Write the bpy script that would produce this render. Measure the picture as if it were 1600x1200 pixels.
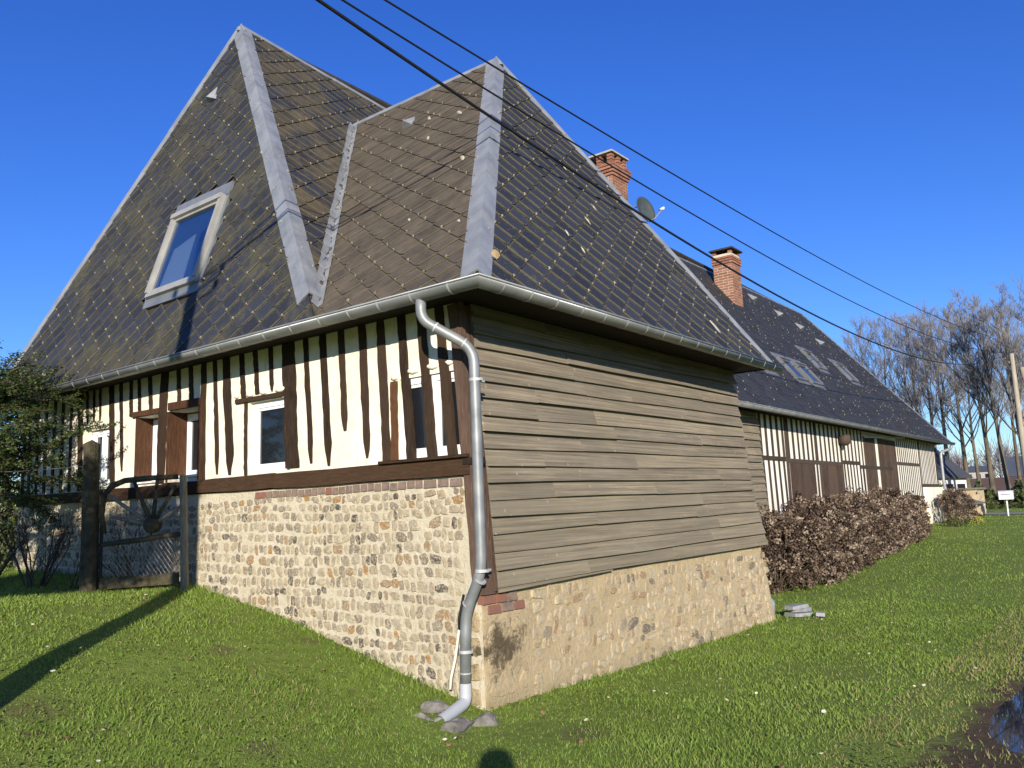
import bpy, bmesh, math, random
import numpy as np
from mathutils import Vector, Matrix
random.seed(7); RNG = np.random.default_rng(7)
R = math.radians
scene = bpy.context.scene
for o in list(bpy.data.objects): bpy.data.objects.remove(o)
col = scene.collection

# ------------------------------------------------------------------ camera
EYE = 1.60
PITCH, ROLL = R(8.586), R(2.0045)
cam_d = bpy.data.cameras.new('camera'); cam = bpy.data.objects.new('camera', cam_d); col.objects.link(cam)
cam_d.sensor_fit = 'HORIZONTAL'; cam_d.sensor_width = 36.0; cam_d.lens = 36.0*1300/1600
cam_d.clip_start = 0.05; cam_d.clip_end = 4000
cam.matrix_world = (Matrix.Translation((0, 0, EYE)) @ Matrix.Rotation(R(90)+PITCH, 4, 'X') @ Matrix.Rotation(-ROLL, 4, 'Z'))
scene.camera = cam
# ------------------------------------------------------------------ sky and sun
SUN_EL, LIGHT_AZ = R(17.1), R(-2.0)          # light travels towards azimuth -2 degrees (left of +Y)
w = bpy.data.worlds.new('World'); scene.world = w; w.use_nodes = True
nt = w.node_tree; nt.nodes.clear()
sky = nt.nodes.new('ShaderNodeTexSky'); sky.sky_type = 'NISHITA'; sky.sun_disc = False
sky.sun_elevation = SUN_EL; sky.sun_rotation = R(180)+LIGHT_AZ
sky.altitude = 0; sky.air_density = 1.15; sky.dust_density = 0.05; sky.ozone_density = 7.0
bg = nt.nodes.new('ShaderNodeBackground'); bg.inputs['Strength'].default_value = 0.128
wo = nt.nodes.new('ShaderNodeOutputWorld')
hs = nt.nodes.new('ShaderNodeHueSaturation'); hs.inputs['Hue'].default_value = .521; hs.inputs['Saturation'].default_value = 1.12; hs.inputs['Value'].default_value = 1.0
nt.links.new(sky.outputs[0], hs.inputs['Color']); nt.links.new(hs.outputs[0], bg.inputs[0]); nt.links.new(bg.outputs[0], wo.inputs[0])
sd = bpy.data.lights.new('sun', 'SUN'); sd.energy = 5.0; sd.angle = R(0.53); sd.color = (1.0, 0.92, 0.79)
sun = bpy.data.objects.new('sun', sd); col.objects.link(sun)
ldir = Vector((math.sin(LIGHT_AZ)*math.cos(SUN_EL), math.cos(LIGHT_AZ)*math.cos(SUN_EL), -math.sin(SUN_EL)))
sun.rotation_euler = ldir.to_track_quat('-Z', 'Y').to_euler(); sun.location = (0, -20, 20)
scene.view_settings.view_transform = 'Standard'; scene.view_settings.look = 'None'
scene.view_settings.exposure = 0.55; scene.view_settings.gamma = 1.0; scene.view_settings.use_curve_mapping = False

# ------------------------------------------------------------------ house frame (u back along the right wall, v along the front)
P0 = np.array([-0.309, 6.892, 0.0])
ANG = R(51.822)
dR = np.array([math.cos(ANG), math.sin(ANG), 0.0]); dL = np.array([-math.sin(ANG), math.cos(ANG), 0.0])
def W(u, v, z=0.0): return P0 + dR*u + dL*v + np.array([0, 0, z])
def UV(x, y):
    qx, qy = x-P0[0], y-P0[1]
    return qx*dR[0]+qy*dR[1], qx*dL[0]+qy*dL[1]
def ground(x, y):
    x = np.asarray(x, float); y = np.asarray(y, float)
    u, v = UV(x, y)
    a = np.interp(v, [-1.2, -.3, 0, .4, 1, 1.75, 2.3, 4, 6, 12], [0, .005, .03, .13, .27, .43, .57, .86, .93, .95])
    a = a*np.interp(u, [0.4, 7], [1, 0])
    d = np.hypot(x, y)
    b = np.interp(d, [0, 13, 17, 30, 45, 60, 200, 420, 3000], [0, 0, .10, .66, .80, .95, 4.75, 4.9, 3.0])
    n = .012*np.sin(1.7*x+.6*y)*np.cos(1.3*y-.4*x) + .006*np.sin(4.1*x-2.2*y)
    mud = -.075*np.exp(-((v+3.85)/.62)**4)*np.interp(u, [-6, -2, .7, 1.5, 3.5, 4.3, 8, 11], [.2, .3, .3, 1, 1, .4, .4, 0])
    return a + b + n*np.interp(d, [0, 40, 90], [1, 1, 0]) + mud
def gz(x, y): return float(ground(x, y))

# ------------------------------------------------------------------ helpers
def tag(o, label=None, cat=None, group=None, kind=None):
    if label: o['label'] = label
    if cat: o['category'] = cat
    if group: o['group'] = group
    if kind: o['kind'] = kind
    return o
def empty(name, loc, rz=0.0):
    o = bpy.data.objects.new(name, None); col.objects.link(o); o.location = loc; o.rotation_euler = (0, 0, rz)
    o.empty_display_size = .2; return o
def link(name, me, parent=None, mats=None):
    o = bpy.data.objects.new(name, me); col.objects.link(o)
    if parent is not None: o.parent = parent
    return o
class MB:
    def __init__(s): s.v = []; s.f = []; s.m = []; s.uv = []
    def add(s, vs, fs, mi=0, uvs=None):
        b = len(s.v); s.v += [tuple(map(float, p)) for p in vs]
        for k in fs: s.f.append([b+i for i in k]); s.m.append(mi)
        s.uv += (list(uvs) if uvs is not None else [(0, 0)]*len(vs))
        return s
    def hexa(s, p, mi=0):      # p: bottom 4 (ccw), top 4
        return s.add(p, [(3, 2, 1, 0), (4, 5, 6, 7), (0, 1, 5, 4), (1, 2, 6, 5), (2, 3, 7, 6), (3, 0, 4, 7)], mi)
    def box(s, a, b, mi=0):
        x0, y0, z0 = a; x1, y1, z1 = b
        return s.hexa([(x0, y0, z0), (x1, y0, z0), (x1, y1, z0), (x0, y1, z0), (x0, y0, z1), (x1, y0, z1), (x1, y1, z1), (x0, y1, z1)], mi)
    def bar(s, a, b, wx, wy, up=(0, 0, 1), mi=0, taper=1.0):
        a = Vector(a); b = Vector(b); d = (b-a).normalized(); upv = Vector(up)
        if abs(d.dot(upv)) > .98: upv = Vector((1, 0, 0))
        x = d.cross(upv).normalized()*wx/2; y = x.cross(d).normalized()*wy/2
        P = [a-x-y, a+x-y, a+x+y, a-x+y]; x = x*taper; y = y*taper
        P += [b-x-y, b+x-y, b+x+y, b-x+y]
        return s.hexa(P, mi)
    def tube(s, path, rad, n=10, mi=0, cap=True):
        path = [Vector(p) for p in path]; m = len(path)
        rad = rad if hasattr(rad, '__len__') else [rad]*m
        prev = None; vs = []
        for i, p in enumerate(path):
            t = (path[min(i+1, m-1)]-path[max(i-1, 0)]).normalized()
            if prev is None:
                a = Vector((0, 0, 1)) if abs(t.z) < .9 else Vector((1, 0, 0)); x = t.cross(a).normalized()
            else: x = (prev - t*prev.dot(t)).normalized()
            prev = x; y = t.cross(x)
            for k in range(n):
                a = 2*math.pi*k/n; vs.append(p + (x*math.cos(a)+y*math.sin(a))*rad[i])
        fs = [(i*n+k, i*n+(k+1) % n, (i+1)*n+(k+1) % n, (i+1)*n+k) for i in range(m-1) for k in range(n)]
        if cap: fs += [tuple(range(n-1, -1, -1)), tuple((m-1)*n+k for k in range(n))]
        return s.add(vs, fs, mi)
    def mesh(s, name, mats, smooth=False, recalc=False):
        me = bpy.data.meshes.new(name); me.from_pydata(s.v, [], s.f)
        for m in (mats if isinstance(mats, (list, tuple)) else [mats]): me.materials.append(m)
        if len(me.materials) > 1: me.polygons.foreach_set('material_index', s.m)
        if any(u != (0, 0) for u in s.uv[:50]):
            ul = me.uv_layers.new(name='UVMap'); li = np.zeros(len(me.loops), int); me.loops.foreach_get('vertex_index', li)
            ul.data.foreach_set('uv', np.array(s.uv, float)[li].ravel())
        if smooth: me.polygons.foreach_set('use_smooth', [True]*len(me.polygons))
        me.update()
        if recalc:
            bm = bmesh.new(); bm.from_mesh(me); bmesh.ops.recalc_face_normals(bm, faces=bm.faces); bm.to_mesh(me); bm.free()
        return me
    def build(s, name, mats, parent=None, smooth=False, kind=None, recalc=False):
        o = link(name, s.mesh(name, mats, smooth, recalc), parent)
        if kind: o['kind'] = kind
        return o
def np_mesh(name, V, F, mats, smooth=False, colattr=None):
    me = bpy.data.meshes.new(name); V = np.asarray(V, np.float32); F = np.asarray(F, np.int32); n = F.shape[1]
    me.vertices.add(len(V)); me.vertices.foreach_set('co', V.ravel())
    me.loops.add(F.size); me.loops.foreach_set('vertex_index', F.ravel())
    me.polygons.add(len(F)); me.polygons.foreach_set('loop_start', np.arange(0, F.size, n, dtype=np.int32))
    me.polygons.foreach_set('loop_total', np.full(len(F), n, np.int32))
    for m in (mats if isinstance(mats, (list, tuple)) else [mats]): me.materials.append(m)
    if smooth: me.polygons.foreach_set('use_smooth', np.ones(len(F), bool))
    me.update(calc_edges=True)
    if colattr is not None:
        a = me.attributes.new('rnd', 'FLOAT', 'POINT'); a.data.foreach_set('value', np.asarray(colattr, np.float32))
    return me

# ------------------------------------------------------------------ materials
class NB:
    def __init__(s, name):
        s.m = bpy.data.materials.new(name); s.m.use_nodes = True; s.t = s.m.node_tree; s.p = s.t.nodes['Principled BSDF']
        s.out = s.t.nodes['Material Output']
        s.pos = s.n('ShaderNodeNewGeometry').outputs['Position']
    def n(s, t, **kw):
        x = s.t.nodes.new(t)
        for k, v in kw.items(): setattr(x, k, v)
        return x
    def set(s, sock, v):
        if hasattr(v, 'is_linked') or hasattr(v, 'links'): s.t.links.new(v, sock)
        else: sock.default_value = v
    def noise(s, scale, detail=4, rough=.55, vec=None, stretch=None, dist=0):
        x = s.n('ShaderNodeTexNoise'); v = vec if vec is not None else s.pos
        if stretch:
            mp = s.n('ShaderNodeMapping'); s.t.links.new(v, mp.inputs[0]); mp.inputs['Scale'].default_value = stretch[:3]
            if len(stretch) > 3: mp.inputs['Rotation'].default_value = (0, 0, stretch[3])
            mp.vector_type = 'POINT'; v = mp.outputs[0]
        s.t.links.new(v, x.inputs['Vector']); x.inputs['Scale'].default_value = scale; x.inputs['Detail'].default_value = detail
        x.inputs['Roughness'].default_value = rough; x.inputs['Distortion'].default_value = dist
        return x.outputs[0]
    def ramp(s, fac, stops):
        x = s.n('ShaderNodeValToRGB'); s.set(x.inputs[0], fac); e = x.color_ramp.elements
        while len(e) < len(stops): e.new(0.5)
        for i, (p, c) in enumerate(stops):
            e[i].position = p; e[i].color = (c, c, c, 1) if not hasattr(c, '__len__') else (*c, 1)
        return x.outputs[0]
    def mix(s, fac, a, b, mode='MIX'):
        x = s.n('ShaderNodeMix', data_type='RGBA', blend_type=mode)
        s.set(x.inputs[0], fac)
        for k, c in ((6, a), (7, b)): s.set(x.inputs[k], (*c, 1) if isinstance(c, tuple) and len(c) == 3 else c)
        return x.outputs[2]
    def math(s, op, a, b=0.0, c=0.0, clamp=False):
        x = s.n('ShaderNodeMath', operation=op); x.use_clamp = clamp
        s.set(x.inputs[0], a); s.set(x.inputs[1], b); s.set(x.inputs[2], c); return x.outputs[0]
    def bump(s, h, strength=.5, dist=.01, nrm=None):
        x = s.n('ShaderNodeBump'); s.t.links.new(h, x.inputs['Height']); x.inputs['Strength'].default_value = strength
        x.inputs['Distance'].default_value = dist
        if nrm is not None: s.t.links.new(nrm, x.inputs['Normal'])
        return x.outputs[0]
    def fin(s, colr, rough=.8, bump=None, spec=.3, metal=0.0):
        s.set(s.p.inputs['Base Color'], (*colr, 1) if isinstance(colr, tuple) and len(colr) == 3 else colr)
        s.set(s.p.inputs['Roughness'], rough); s.p.inputs['Specular IOR Level'].default_value = spec; s.p.inputs['Metallic'].default_value = metal
        if bump is not None: s.t.links.new(bump, s.p.inputs['Normal'])
        return s.m
def simple(name, c1, c2, scale=8, rough=.8, bump=.4, bdist=.01, spec=.3, metal=0.0, stretch=None, bscale=None, detail=5):
    b = NB(name); n = b.noise(scale, detail, stretch=stretch)
    c = b.mix(b.ramp(n, [(.32, 0.0), (.68, 1.0)]), c1, c2)
    h = b.noise(bscale or scale*5, 5, stretch=stretch)
    return b.fin(c, rough, b.bump(h, bump, bdist), spec, metal)
def obj_rand(b):
    at = b.n('ShaderNodeAttribute', attribute_name='rnd'); oi = b.n('ShaderNodeObjectInfo')
    return b.math('FRACT', b.math('ADD', at.outputs['Fac'], oi.outputs['Random']))
M = {}
# slates: dark fibre slates; moss/lichen along lower edges and in patches, sunlit edge painted on one side
def slate_mat(name, mosscol, cover, edge, base=(.031, .034, .043), var=.45):
    b = NB(name); rnd = obj_rand(b)
    uvn = b.n('ShaderNodeUVMap'); sx = b.n('ShaderNodeSeparateXYZ'); b.t.links.new(uvn.outputs[0], sx.inputs[0])
    ax = b.math('ABSOLUTE', sx.outputs[0])
    d = b.math('SUBTRACT', sx.outputs[1], b.math('MULTIPLY', ax, .767))       # distance above the two lower edges
    fine = b.noise(60, 4, .7)
    side = b.math('MULTIPLY_ADD', b.math('GREATER_THAN', sx.outputs[0], .01), -.62, 1.0)  # one lower edge kept paler: its sunlit look is put into the colour
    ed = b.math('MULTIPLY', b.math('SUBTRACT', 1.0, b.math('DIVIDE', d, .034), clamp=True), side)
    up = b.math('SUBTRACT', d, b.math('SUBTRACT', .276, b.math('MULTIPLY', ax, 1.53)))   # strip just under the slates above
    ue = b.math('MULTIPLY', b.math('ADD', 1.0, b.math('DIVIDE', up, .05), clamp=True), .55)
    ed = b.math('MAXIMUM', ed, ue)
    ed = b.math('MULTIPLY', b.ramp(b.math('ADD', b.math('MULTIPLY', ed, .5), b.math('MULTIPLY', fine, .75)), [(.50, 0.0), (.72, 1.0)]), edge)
    big = b.noise(1.3, 5, .65); mid = b.noise(11, 7, .78)
    patch = b.ramp(b.math('ADD', b.math('MULTIPLY', big, .6), b.math('MULTIPLY', mid, .45)), [(.665-.3*cover, 0.0), (.755-.3*cover, 1.0)])
    patch = b.math('MULTIPLY', patch, b.math('MULTIPLY_ADD', rnd, var, 1-var))
    tone = b.mix(rnd, tuple(x*.55 for x in base), tuple(x*1.05 for x in base))
    tone = b.mix(b.ramp(fine, [(.40, 0.0), (.7, .30)]), tone, tuple(x*1.8 for x in base))
    moss = b.mix(b.ramp(b.noise(4, 5, .7), [(.35, 0.0), (.65, 1.0)]), tuple(x*.7 for x in mosscol), tuple(x*1.35 for x in mosscol))
    c = b.mix(b.math('MULTIPLY', patch, .82), tone, moss)
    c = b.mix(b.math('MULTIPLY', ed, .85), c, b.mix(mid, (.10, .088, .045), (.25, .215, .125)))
    spots = b.ramp(b.noise(34, 2, .4), [(.735, 0.0), (.75, 1.0)])
    c = b.mix(b.math('MULTIPLY', spots, .55*edge), c, (.30, .27, .19))
    rg = b.math('MULTIPLY_ADD', patch, .25, .60)
    h = b.math('ADD', b.math('MULTIPLY', fine, .6), b.math('MULTIPLY', ed, .6))
    return b.fin(c, rg, b.bump(h, .6, .008), .25)
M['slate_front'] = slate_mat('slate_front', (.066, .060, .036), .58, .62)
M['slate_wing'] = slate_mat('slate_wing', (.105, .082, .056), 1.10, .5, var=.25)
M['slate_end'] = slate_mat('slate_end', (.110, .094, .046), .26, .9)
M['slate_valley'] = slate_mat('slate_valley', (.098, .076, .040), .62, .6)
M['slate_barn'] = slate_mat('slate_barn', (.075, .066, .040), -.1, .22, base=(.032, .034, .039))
M['deck'] = simple('roof_deck', (.03, .026, .02), (.05, .042, .03), 6)
M['zinc'] = simple('zinc', (.225, .238, .248), (.345, .355, .36), 5, .5, .30, .012, .5, .3, bscale=7, detail=8)
M['zinc_dull'] = simple('zinc_dull', (.20, .215, .22), (.29, .30, .30), 4, .45, .1, .004, .5, .45, bscale=30)
M['frame_dark'] = simple('frame_dark', (.10, .105, .11), (.15, .155, .16), 4, .5, .1, .004, .4)
M['zinc_pipe'] = simple('zinc_pipe', (.165, .175, .178), (.27, .28, .278), 7, .5, .12, .004, .5, .3, bscale=30)
M['zinc_bright'] = simple('zinc_bright', (.36, .365, .355), (.47, .47, .45), 6, .5, .1, .003, .5, .2)
M['pvc_grey'] = simple('pvc_grey', (.34, .36, .37), (.42, .43, .43), 3, .5, .05, .003, .4)
# plaster
b = NB('plaster'); n1 = b.noise(1.6, 5, .6); n2 = b.noise(14, 5, .6)
c = b.mix(b.ramp(n1, [(.35, 0.0), (.7, 1.0)]), (.80, .755, .63), (.74, .665, .50))
c = b.mix(b.ramp(n2, [(.48, 0.0), (.72, .42)]), c, (.56, .47, .32))
st = b.noise(3, 6, .7, stretch=(3, 3, .5)); c = b.mix(b.ramp(st, [(.56, 0.0), (.72, .5)]), c, (.50, .43, .31))
M['plaster'] = b.fin(c, .9, b.bump(b.math('ADD', b.noise(5, 4), b.math('MULTIPLY', n2, .6)), .5, .02), .15)
b = NB('barn_plaster'); n1 = b.noise(1.2, 5, .6)
c = b.mix(b.ramp(n1, [(.35, 0.0), (.7, 1.0)]), (.80, .77, .68), (.68, .63, .52))
M['barn_plaster'] = b.fin(c, .9, b.bump(b.noise(20, 4), .4, .01), .15)
# mortar of the flint walls, with a damp dark stain at the corner of the right wall
def mortar(name, c1, c2, stain):
    b = NB(name); tc = b.n('ShaderNodeTexCoord').outputs['Object']
    n1 = b.noise(4.0 if stain else 2.2, 6, .75); n2 = b.noise(26, 6, .75); n3 = b.noise(90, 4, .7)
    c = b.mix(b.ramp(n1, [(.35, 0.0), (.68, 1.0)]), c1, c2)
    c = b.mix(b.ramp(n2, [(.52, 0.0), (.70, .55)]), c, tuple(x*.50 for x in c1))
    if stain:
        sx = b.n('ShaderNodeSeparateXYZ'); b.t.links.new(tc, sx.inputs[0])
        du = b.math('DIVIDE', b.math('SUBTRACT', sx.outputs[0], .17), .34); dz = b.math('DIVIDE', b.math('SUBTRACT', sx.outputs[2], .50), .20)
        r = b.math('SQRT', b.math('ADD', b.math('MULTIPLY', du, du), b.math('MULTIPLY', dz, dz)))
        r = b.math('ADD', r, b.math('MULTIPLY', b.math('SUBTRACT', b.noise(7, 8, .85), .5), 5.5))
        m = b.math('MULTIPLY', b.ramp(r, [(.35, 1.0), (1.30, 0.0)]), .85)
        c = b.mix(m, c, b.mix(n2, (.030, .026, .018), (.10, .08, .05)))
        lo = b.ramp(b.math('ADD', b.math('MULTIPLY', sx.outputs[2], 1.5), b.math('MULTIPLY', n1, .6)), [(.30, .5), (.62, 0.0)])
        c = b.mix(lo, c, (.30, .25, .15))
    h = b.math('ADD', b.math('MULTIPLY', n2, 1.0), b.math('MULTIPLY', n3, .5))
    return b.fin(c, .95, b.bump(h, 1.0, .035), .1)
M['mortar'] = mortar('mortar', (.78, .70, .53), (.68, .59, .42), False)
M['mortar_sandy'] = mortar('mortar_sandy', (.62, .49, .30), (.47, .365, .22), True)
def flint_mat(name, ramp, mottle=.85):
    b = NB(name); rnd = obj_rand(b)
    c = b.ramp(rnd, ramp); b.t.nodes[-1].color_ramp.interpolation = 'CONSTANT'
    for nd in b.t.nodes:
        if nd.type == 'VALTORGB': nd.color_ramp.interpolation = 'CONSTANT'
    n = b.noise(24, 6, .75); n2 = b.noise(48, 5, .75)
    c = b.mix(b.ramp(n, [(.44, 0.0), (.56, mottle)]), c, b.mix(b.ramp(n2, [(.4, 0.0), (.6, 1.0)]), (.085, .070, .052), (.60, .51, .37)))
    return b.fin(c, .62, b.bump(b.math('ADD', n, n2), 1.0, .016), .3)
M['flint'] = flint_mat('flint', [(0, (.48, .39, .25)), (.16, (.25, .205, .15)), (.28, (.56, .47, .32)), (.42, (.38, .25, .13)), (.50, (.10, .085, .07)), (.58, (.52, .44, .31)), (.72, (.44, .22, .06)), (.76, (.34, .28, .20)), (.88, (.58, .49, .33))])
M['flint_sandy'] = flint_mat('flint_sandy', [(0, (.50, .40, .25)), (.24, (.33, .265, .18)), (.36, (.55, .45, .29)), (.64, (.17, .14, .105)), (.70, (.46, .35, .20)), (.85, (.38, .25, .13)), (.9, (.54, .44, .29))], .6)
M['brick'] = simple('brick', (.15, .115, .095), (.25, .175, .135), 16, .85, .7, .012)
M['brick_red'] = simple('brick_red', (.25, .10, .065), (.19, .10, .075), 14, .85, .6, .01)
def brick_wall(name):
    b = NB(name); rnd = obj_rand(b); n = b.noise(9, 5, .65)
    c = b.mix(rnd, (.20, .085, .055), (.34, .165, .105)); c = b.mix(b.ramp(n, [(.5, 0.0), (.75, .5)]), c, (.20, .12, .09))
    return b.fin(c, .85, b.bump(b.noise(40, 4), .5, .008), .2)
M['chimney_brick'] = brick_wall('chimney_brick')
M['chimney_mortar'] = simple('chimney_mortar', (.58, .50, .40), (.48, .40, .31), 10)
# timber
def timber(name, c1, c2, grain=(14, 14, 1.4), rough=.8, knots=0.0, bs=.7):
    b = NB(name); rnd = obj_rand(b)
    g = b.noise(5, 6, .65, stretch=grain, dist=.4); n = b.noise(2.4, 4, .6)
    c = b.mix(b.ramp(g, [(.35, 0.0), (.66, 1.0)]), c1, c2)
    c = b.mix(b.ramp(n, [(.45, 0.0), (.75, .5)]), c, tuple(x*.5 for x in c1))
    c = b.mix(b.math('MULTIPLY', b.math('SUBTRACT', rnd, .3, clamp=True), .55), c, tuple(x*1.45 for x in c2))
    return b.fin(c, rough, b.bump(g, bs, .008), .2)
M['oak'] = timber('oak', (.018, .011, .007), (.050, .030, .018))
M['oak_beam'] = timber('oak_beam', (.022, .012, .007), (.060, .033, .017), grain=(1.4, 1.4, 12))
M['oak_red'] = timber('oak_red', (.050, .022, .011), (.105, .048, .022))
M['oak_old'] = timber('oak_old', (.040, .023, .016), (.125, .080, .057), bs=1.0)
M['barn_oak'] = timber('barn_oak', (.038, .028, .021), (.075, .054, .040))
M['barn_door'] = timber('barn_door', (.042, .027, .019), (.10, .066, .045), bs=1.0)
M['soffit'] = timber('soffit', (.016, .012, .009), (.032, .023, .016))
# weathered cladding boards: silver-brown with pale knots and nail bleeding
b = NB('weathered_board'); rnd = obj_rand(b)
tc = b.n('ShaderNodeTexCoord').outputs['Object']; oi = b.n('ShaderNodeObjectInfo')
sh = b.n('ShaderNodeVectorMath', operation='ADD'); b.t.links.new(tc, sh.inputs[0]); b.t.links.new(oi.outputs['Random'], sh.inputs[1])
g = b.noise(6, 7, .68, vec=sh.outputs[0], stretch=(.10, 1, 9), dist=.2); gf = b.noise(9, 5, .7, vec=sh.outputs[0], stretch=(.25, 1, 34))
n = b.noise(1.3, 4, .6, vec=sh.outputs[0], stretch=(1, 1, 3))
c = b.mix(b.ramp(g, [(.36, 0.0), (.64, 1.0)]), (.122, .097, .068), (.42, .345, .24))
bl = b.noise(.9, 4, .7, vec=sh.outputs[0], stretch=(1, 1, 5)); c = b.mix(b.ramp(bl, [(.48, 0.0), (.68, .55)]), c, (.40, .34, .235))
c = b.mix(b.ramp(gf, [(.42, .45), (.62, 0.0)]), c, (.060, .051, .039))
c = b.mix(b.ramp(n, [(.40, 0.0), (.72, .7)]), c, (.155, .135, .105))
c = b.mix(b.math('MULTIPLY', b.math('FRACT', b.math('MULTIPLY', rnd, 3.7)), .36), c, (.13, .112, .085))
c = b.mix(b.math('MULTIPLY', b.math('GREATER_THAN', rnd, .82), .16), c, (.34, .29, .19))
sxx = b.n('ShaderNodeSeparateXYZ'); b.t.links.new(tc, sxx.inputs[0])
lowgreen = b.ramp(b.math('DIVIDE', sxx.outputs[2], 3.4), [(.30, .30), (.70, 0.0)])
c = b.mix(lowgreen, c, (.215, .185, .115))
vo = b.n('ShaderNodeTexVoronoi'); mp = b.n('ShaderNodeMapping'); b.t.links.new(sh.outputs[0], mp.inputs[0]); mp.inputs['Scale'].default_value = (10.5, .01, 5.4); mp.inputs['Rotation'].default_value = (0, .7, 0)
b.t.links.new(mp.outputs[0], vo.inputs['Vector']); vo.inputs['Scale'].default_value = 1.0
kn = b.ramp(b.math('ADD', vo.outputs['Distance'], b.math('MULTIPLY', b.noise(40, 3, .6), .10)), [(.06, 1.0), (.16, 0.0)])
c = b.mix(b.math('MULTIPLY', kn, .75), c, (.50, .44, .33))
M['board'] = b.fin(c, .85, b.bump(b.math('ADD', g, gf), .7, .006), .2)
M['white'] = simple('white_pvc', (.78, .79, .80), (.83, .83, .83), 3, .35, .02, .002, .5)
M['curtain'] = simple('net_curtain', (.72, .73, .76), (.80, .80, .82), 20, .9, .3, .01)
M['grey_frame'] = simple('grey_frame', (.30, .29, .265), (.38, .365, .33), 5, .45, .05, .003, .5, .2)
b = NB('glass_dark'); M['glass'] = b.fin((.012, .014, .018), .04, None, .6)
b = NB('skylight_glass'); tr = b.n('ShaderNodeBsdfTransparent'); tr.inputs[0].default_value = (.72, .80, .88, 1)
gl = b.n('ShaderNodeBsdfGlossy'); gl.inputs['Roughness'].default_value = .03; fr = b.n('ShaderNodeFresnel'); fr.inputs[0].default_value = 1.55
ms = b.n('ShaderNodeMixShader'); ms.inputs[0].default_value = .36; b.t.links.new(tr.outputs[0], ms.inputs[1]); b.t.links.new(gl.outputs[0], ms.inputs[2]); b.t.links.new(ms.outputs[0], b.out.inputs[0])
M['skyglass'] = b.m
M['dark'] = simple('interior', (.02, .025, .035), (.03, .035, .045), 3)
M['black'] = simple('cable_black', (.010, .010, .010), (.016, .016, .016), 5, .6)
M['concrete'] = simple('concrete', (.30, .28, .24), (.40, .37, .31), 6, .9, .6, .01)

# ------------------------------------------------------------------ ground: lawn sheet, ploughed field, mud track, puddle, road
def ring_mesh(r0, r1, nr, na, zoff=0.0):
    rr = r0*(r1/r0)**np.linspace(0, 1, nr); aa = np.linspace(0, 2*np.pi, na, endpoint=False)
    X = np.outer(rr, np.sin(aa)); Y = np.outer(rr, np.cos(aa)); Z = ground(X, Y)+zoff
    V = np.stack([X, Y, Z], 2).reshape(-1, 3)
    i, j = np.meshgrid(np.arange(nr-1), np.arange(na), indexing='ij'); j2 = (j+1) % na
    F = np.stack([i*na+j, i*na+j2, (i+1)*na+j2, (i+1)*na+j], -1).reshape(-1, 4)[:, ::-1]
    return V, F
PATCHES = [(-1.70, 5.7, .17), (-2.55, 7.35, .15), (.45, 6.25, .24), (-3.25, 5.75, .26), (-1.95, 7.9, .12)]
b = NB('lawn')
n1 = b.noise(.55, 5, .6); n2 = b.noise(6, 5, .65); n3 = b.noise(45, 4, .7)
c = b.mix(b.ramp(n1, [(.35, 0.0), (.68, 1.0)]), (.145, .205, .036), (.19, .25, .052))
c = b.mix(b.ramp(n2, [(.45, 0.0), (.78, .8)]), c, (.12, .12, .04))
c = b.mix(b.ramp(b.math('ADD', b.math('MULTIPLY', b.noise(1.5, 3), .6), b.math('MULTIPLY', n2, .4)), [(.62, 0.0), (.69, .8)]), c, (.10, .075, .04))
for px_, py_, pr_ in PATCHES:
    dn = b.n('ShaderNodeVectorMath', operation='DISTANCE'); cx_ = b.n('ShaderNodeCombineXYZ'); sp = b.n('ShaderNodeSeparateXYZ'); b.t.links.new(b.pos, sp.inputs[0]); b.t.links.new(sp.outputs[0], cx_.inputs[0]); b.t.links.new(sp.outputs[1], cx_.inputs[1]); b.t.links.new(cx_.outputs[0], dn.inputs[0]); dn.inputs[1].default_value = (px_, py_, 0)
    q_ = b.math('ADD', b.math('DIVIDE', dn.outputs['Value'], pr_), b.math('MULTIPLY', b.math('SUBTRACT', b.noise(6, 6, .8), .5), 3.2)); c = b.mix(b.ramp(q_, [(.4, .6), (1.3, 0.0)]), c, (.13, .095, .055))
# mud where the wheel track runs
tcv = b.n('ShaderNodeVectorMath', operation='DOT_PRODUCT'); b.t.links.new(b.pos, tcv.inputs[0]); tcv.inputs[1].default_value = tuple(dL)
vv = b.math('SUBTRACT', tcv.outputs['Value'], float(P0@dL))
mm = b.ramp(b.math('ADD', b.math('ABSOLUTE', b.math('ADD', vv, 3.85)), b.math('MULTIPLY', b.math('SUBTRACT', b.noise(2.2, 5, .7), .5), 1.0)), [(.66, 1.0), (.86, 0.0)])
mudc = b.mix(n2, (.060, .042, .026), (.115, .082, .052))
c = b.mix(mm, c, mudc)
M['lawn'] = b.fin(c, .95, b.bump(b.math('ADD', n3, b.math('MULTIPLY', n2, 1.5)), .8, .03), .1)
V, F = ring_mesh(.4, 62, 130, 260)
lawn = tag(link('lawn', np_mesh('lawn', V, F, M['lawn'], True)), 'green lawn rising gently round the timbered farmhouse', kind='structure')
mb = MB(); aa = np.linspace(0, 2*np.pi, 40, endpoint=False); mb.add([(0, 0, gz(0, 0))]+[(.4*math.sin(a), .4*math.cos(a), gz(.4*math.sin(a), .4*math.cos(a))) for a in aa], [(0, (k+1) % 40+1, k+1) for k in range(40)])
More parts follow.
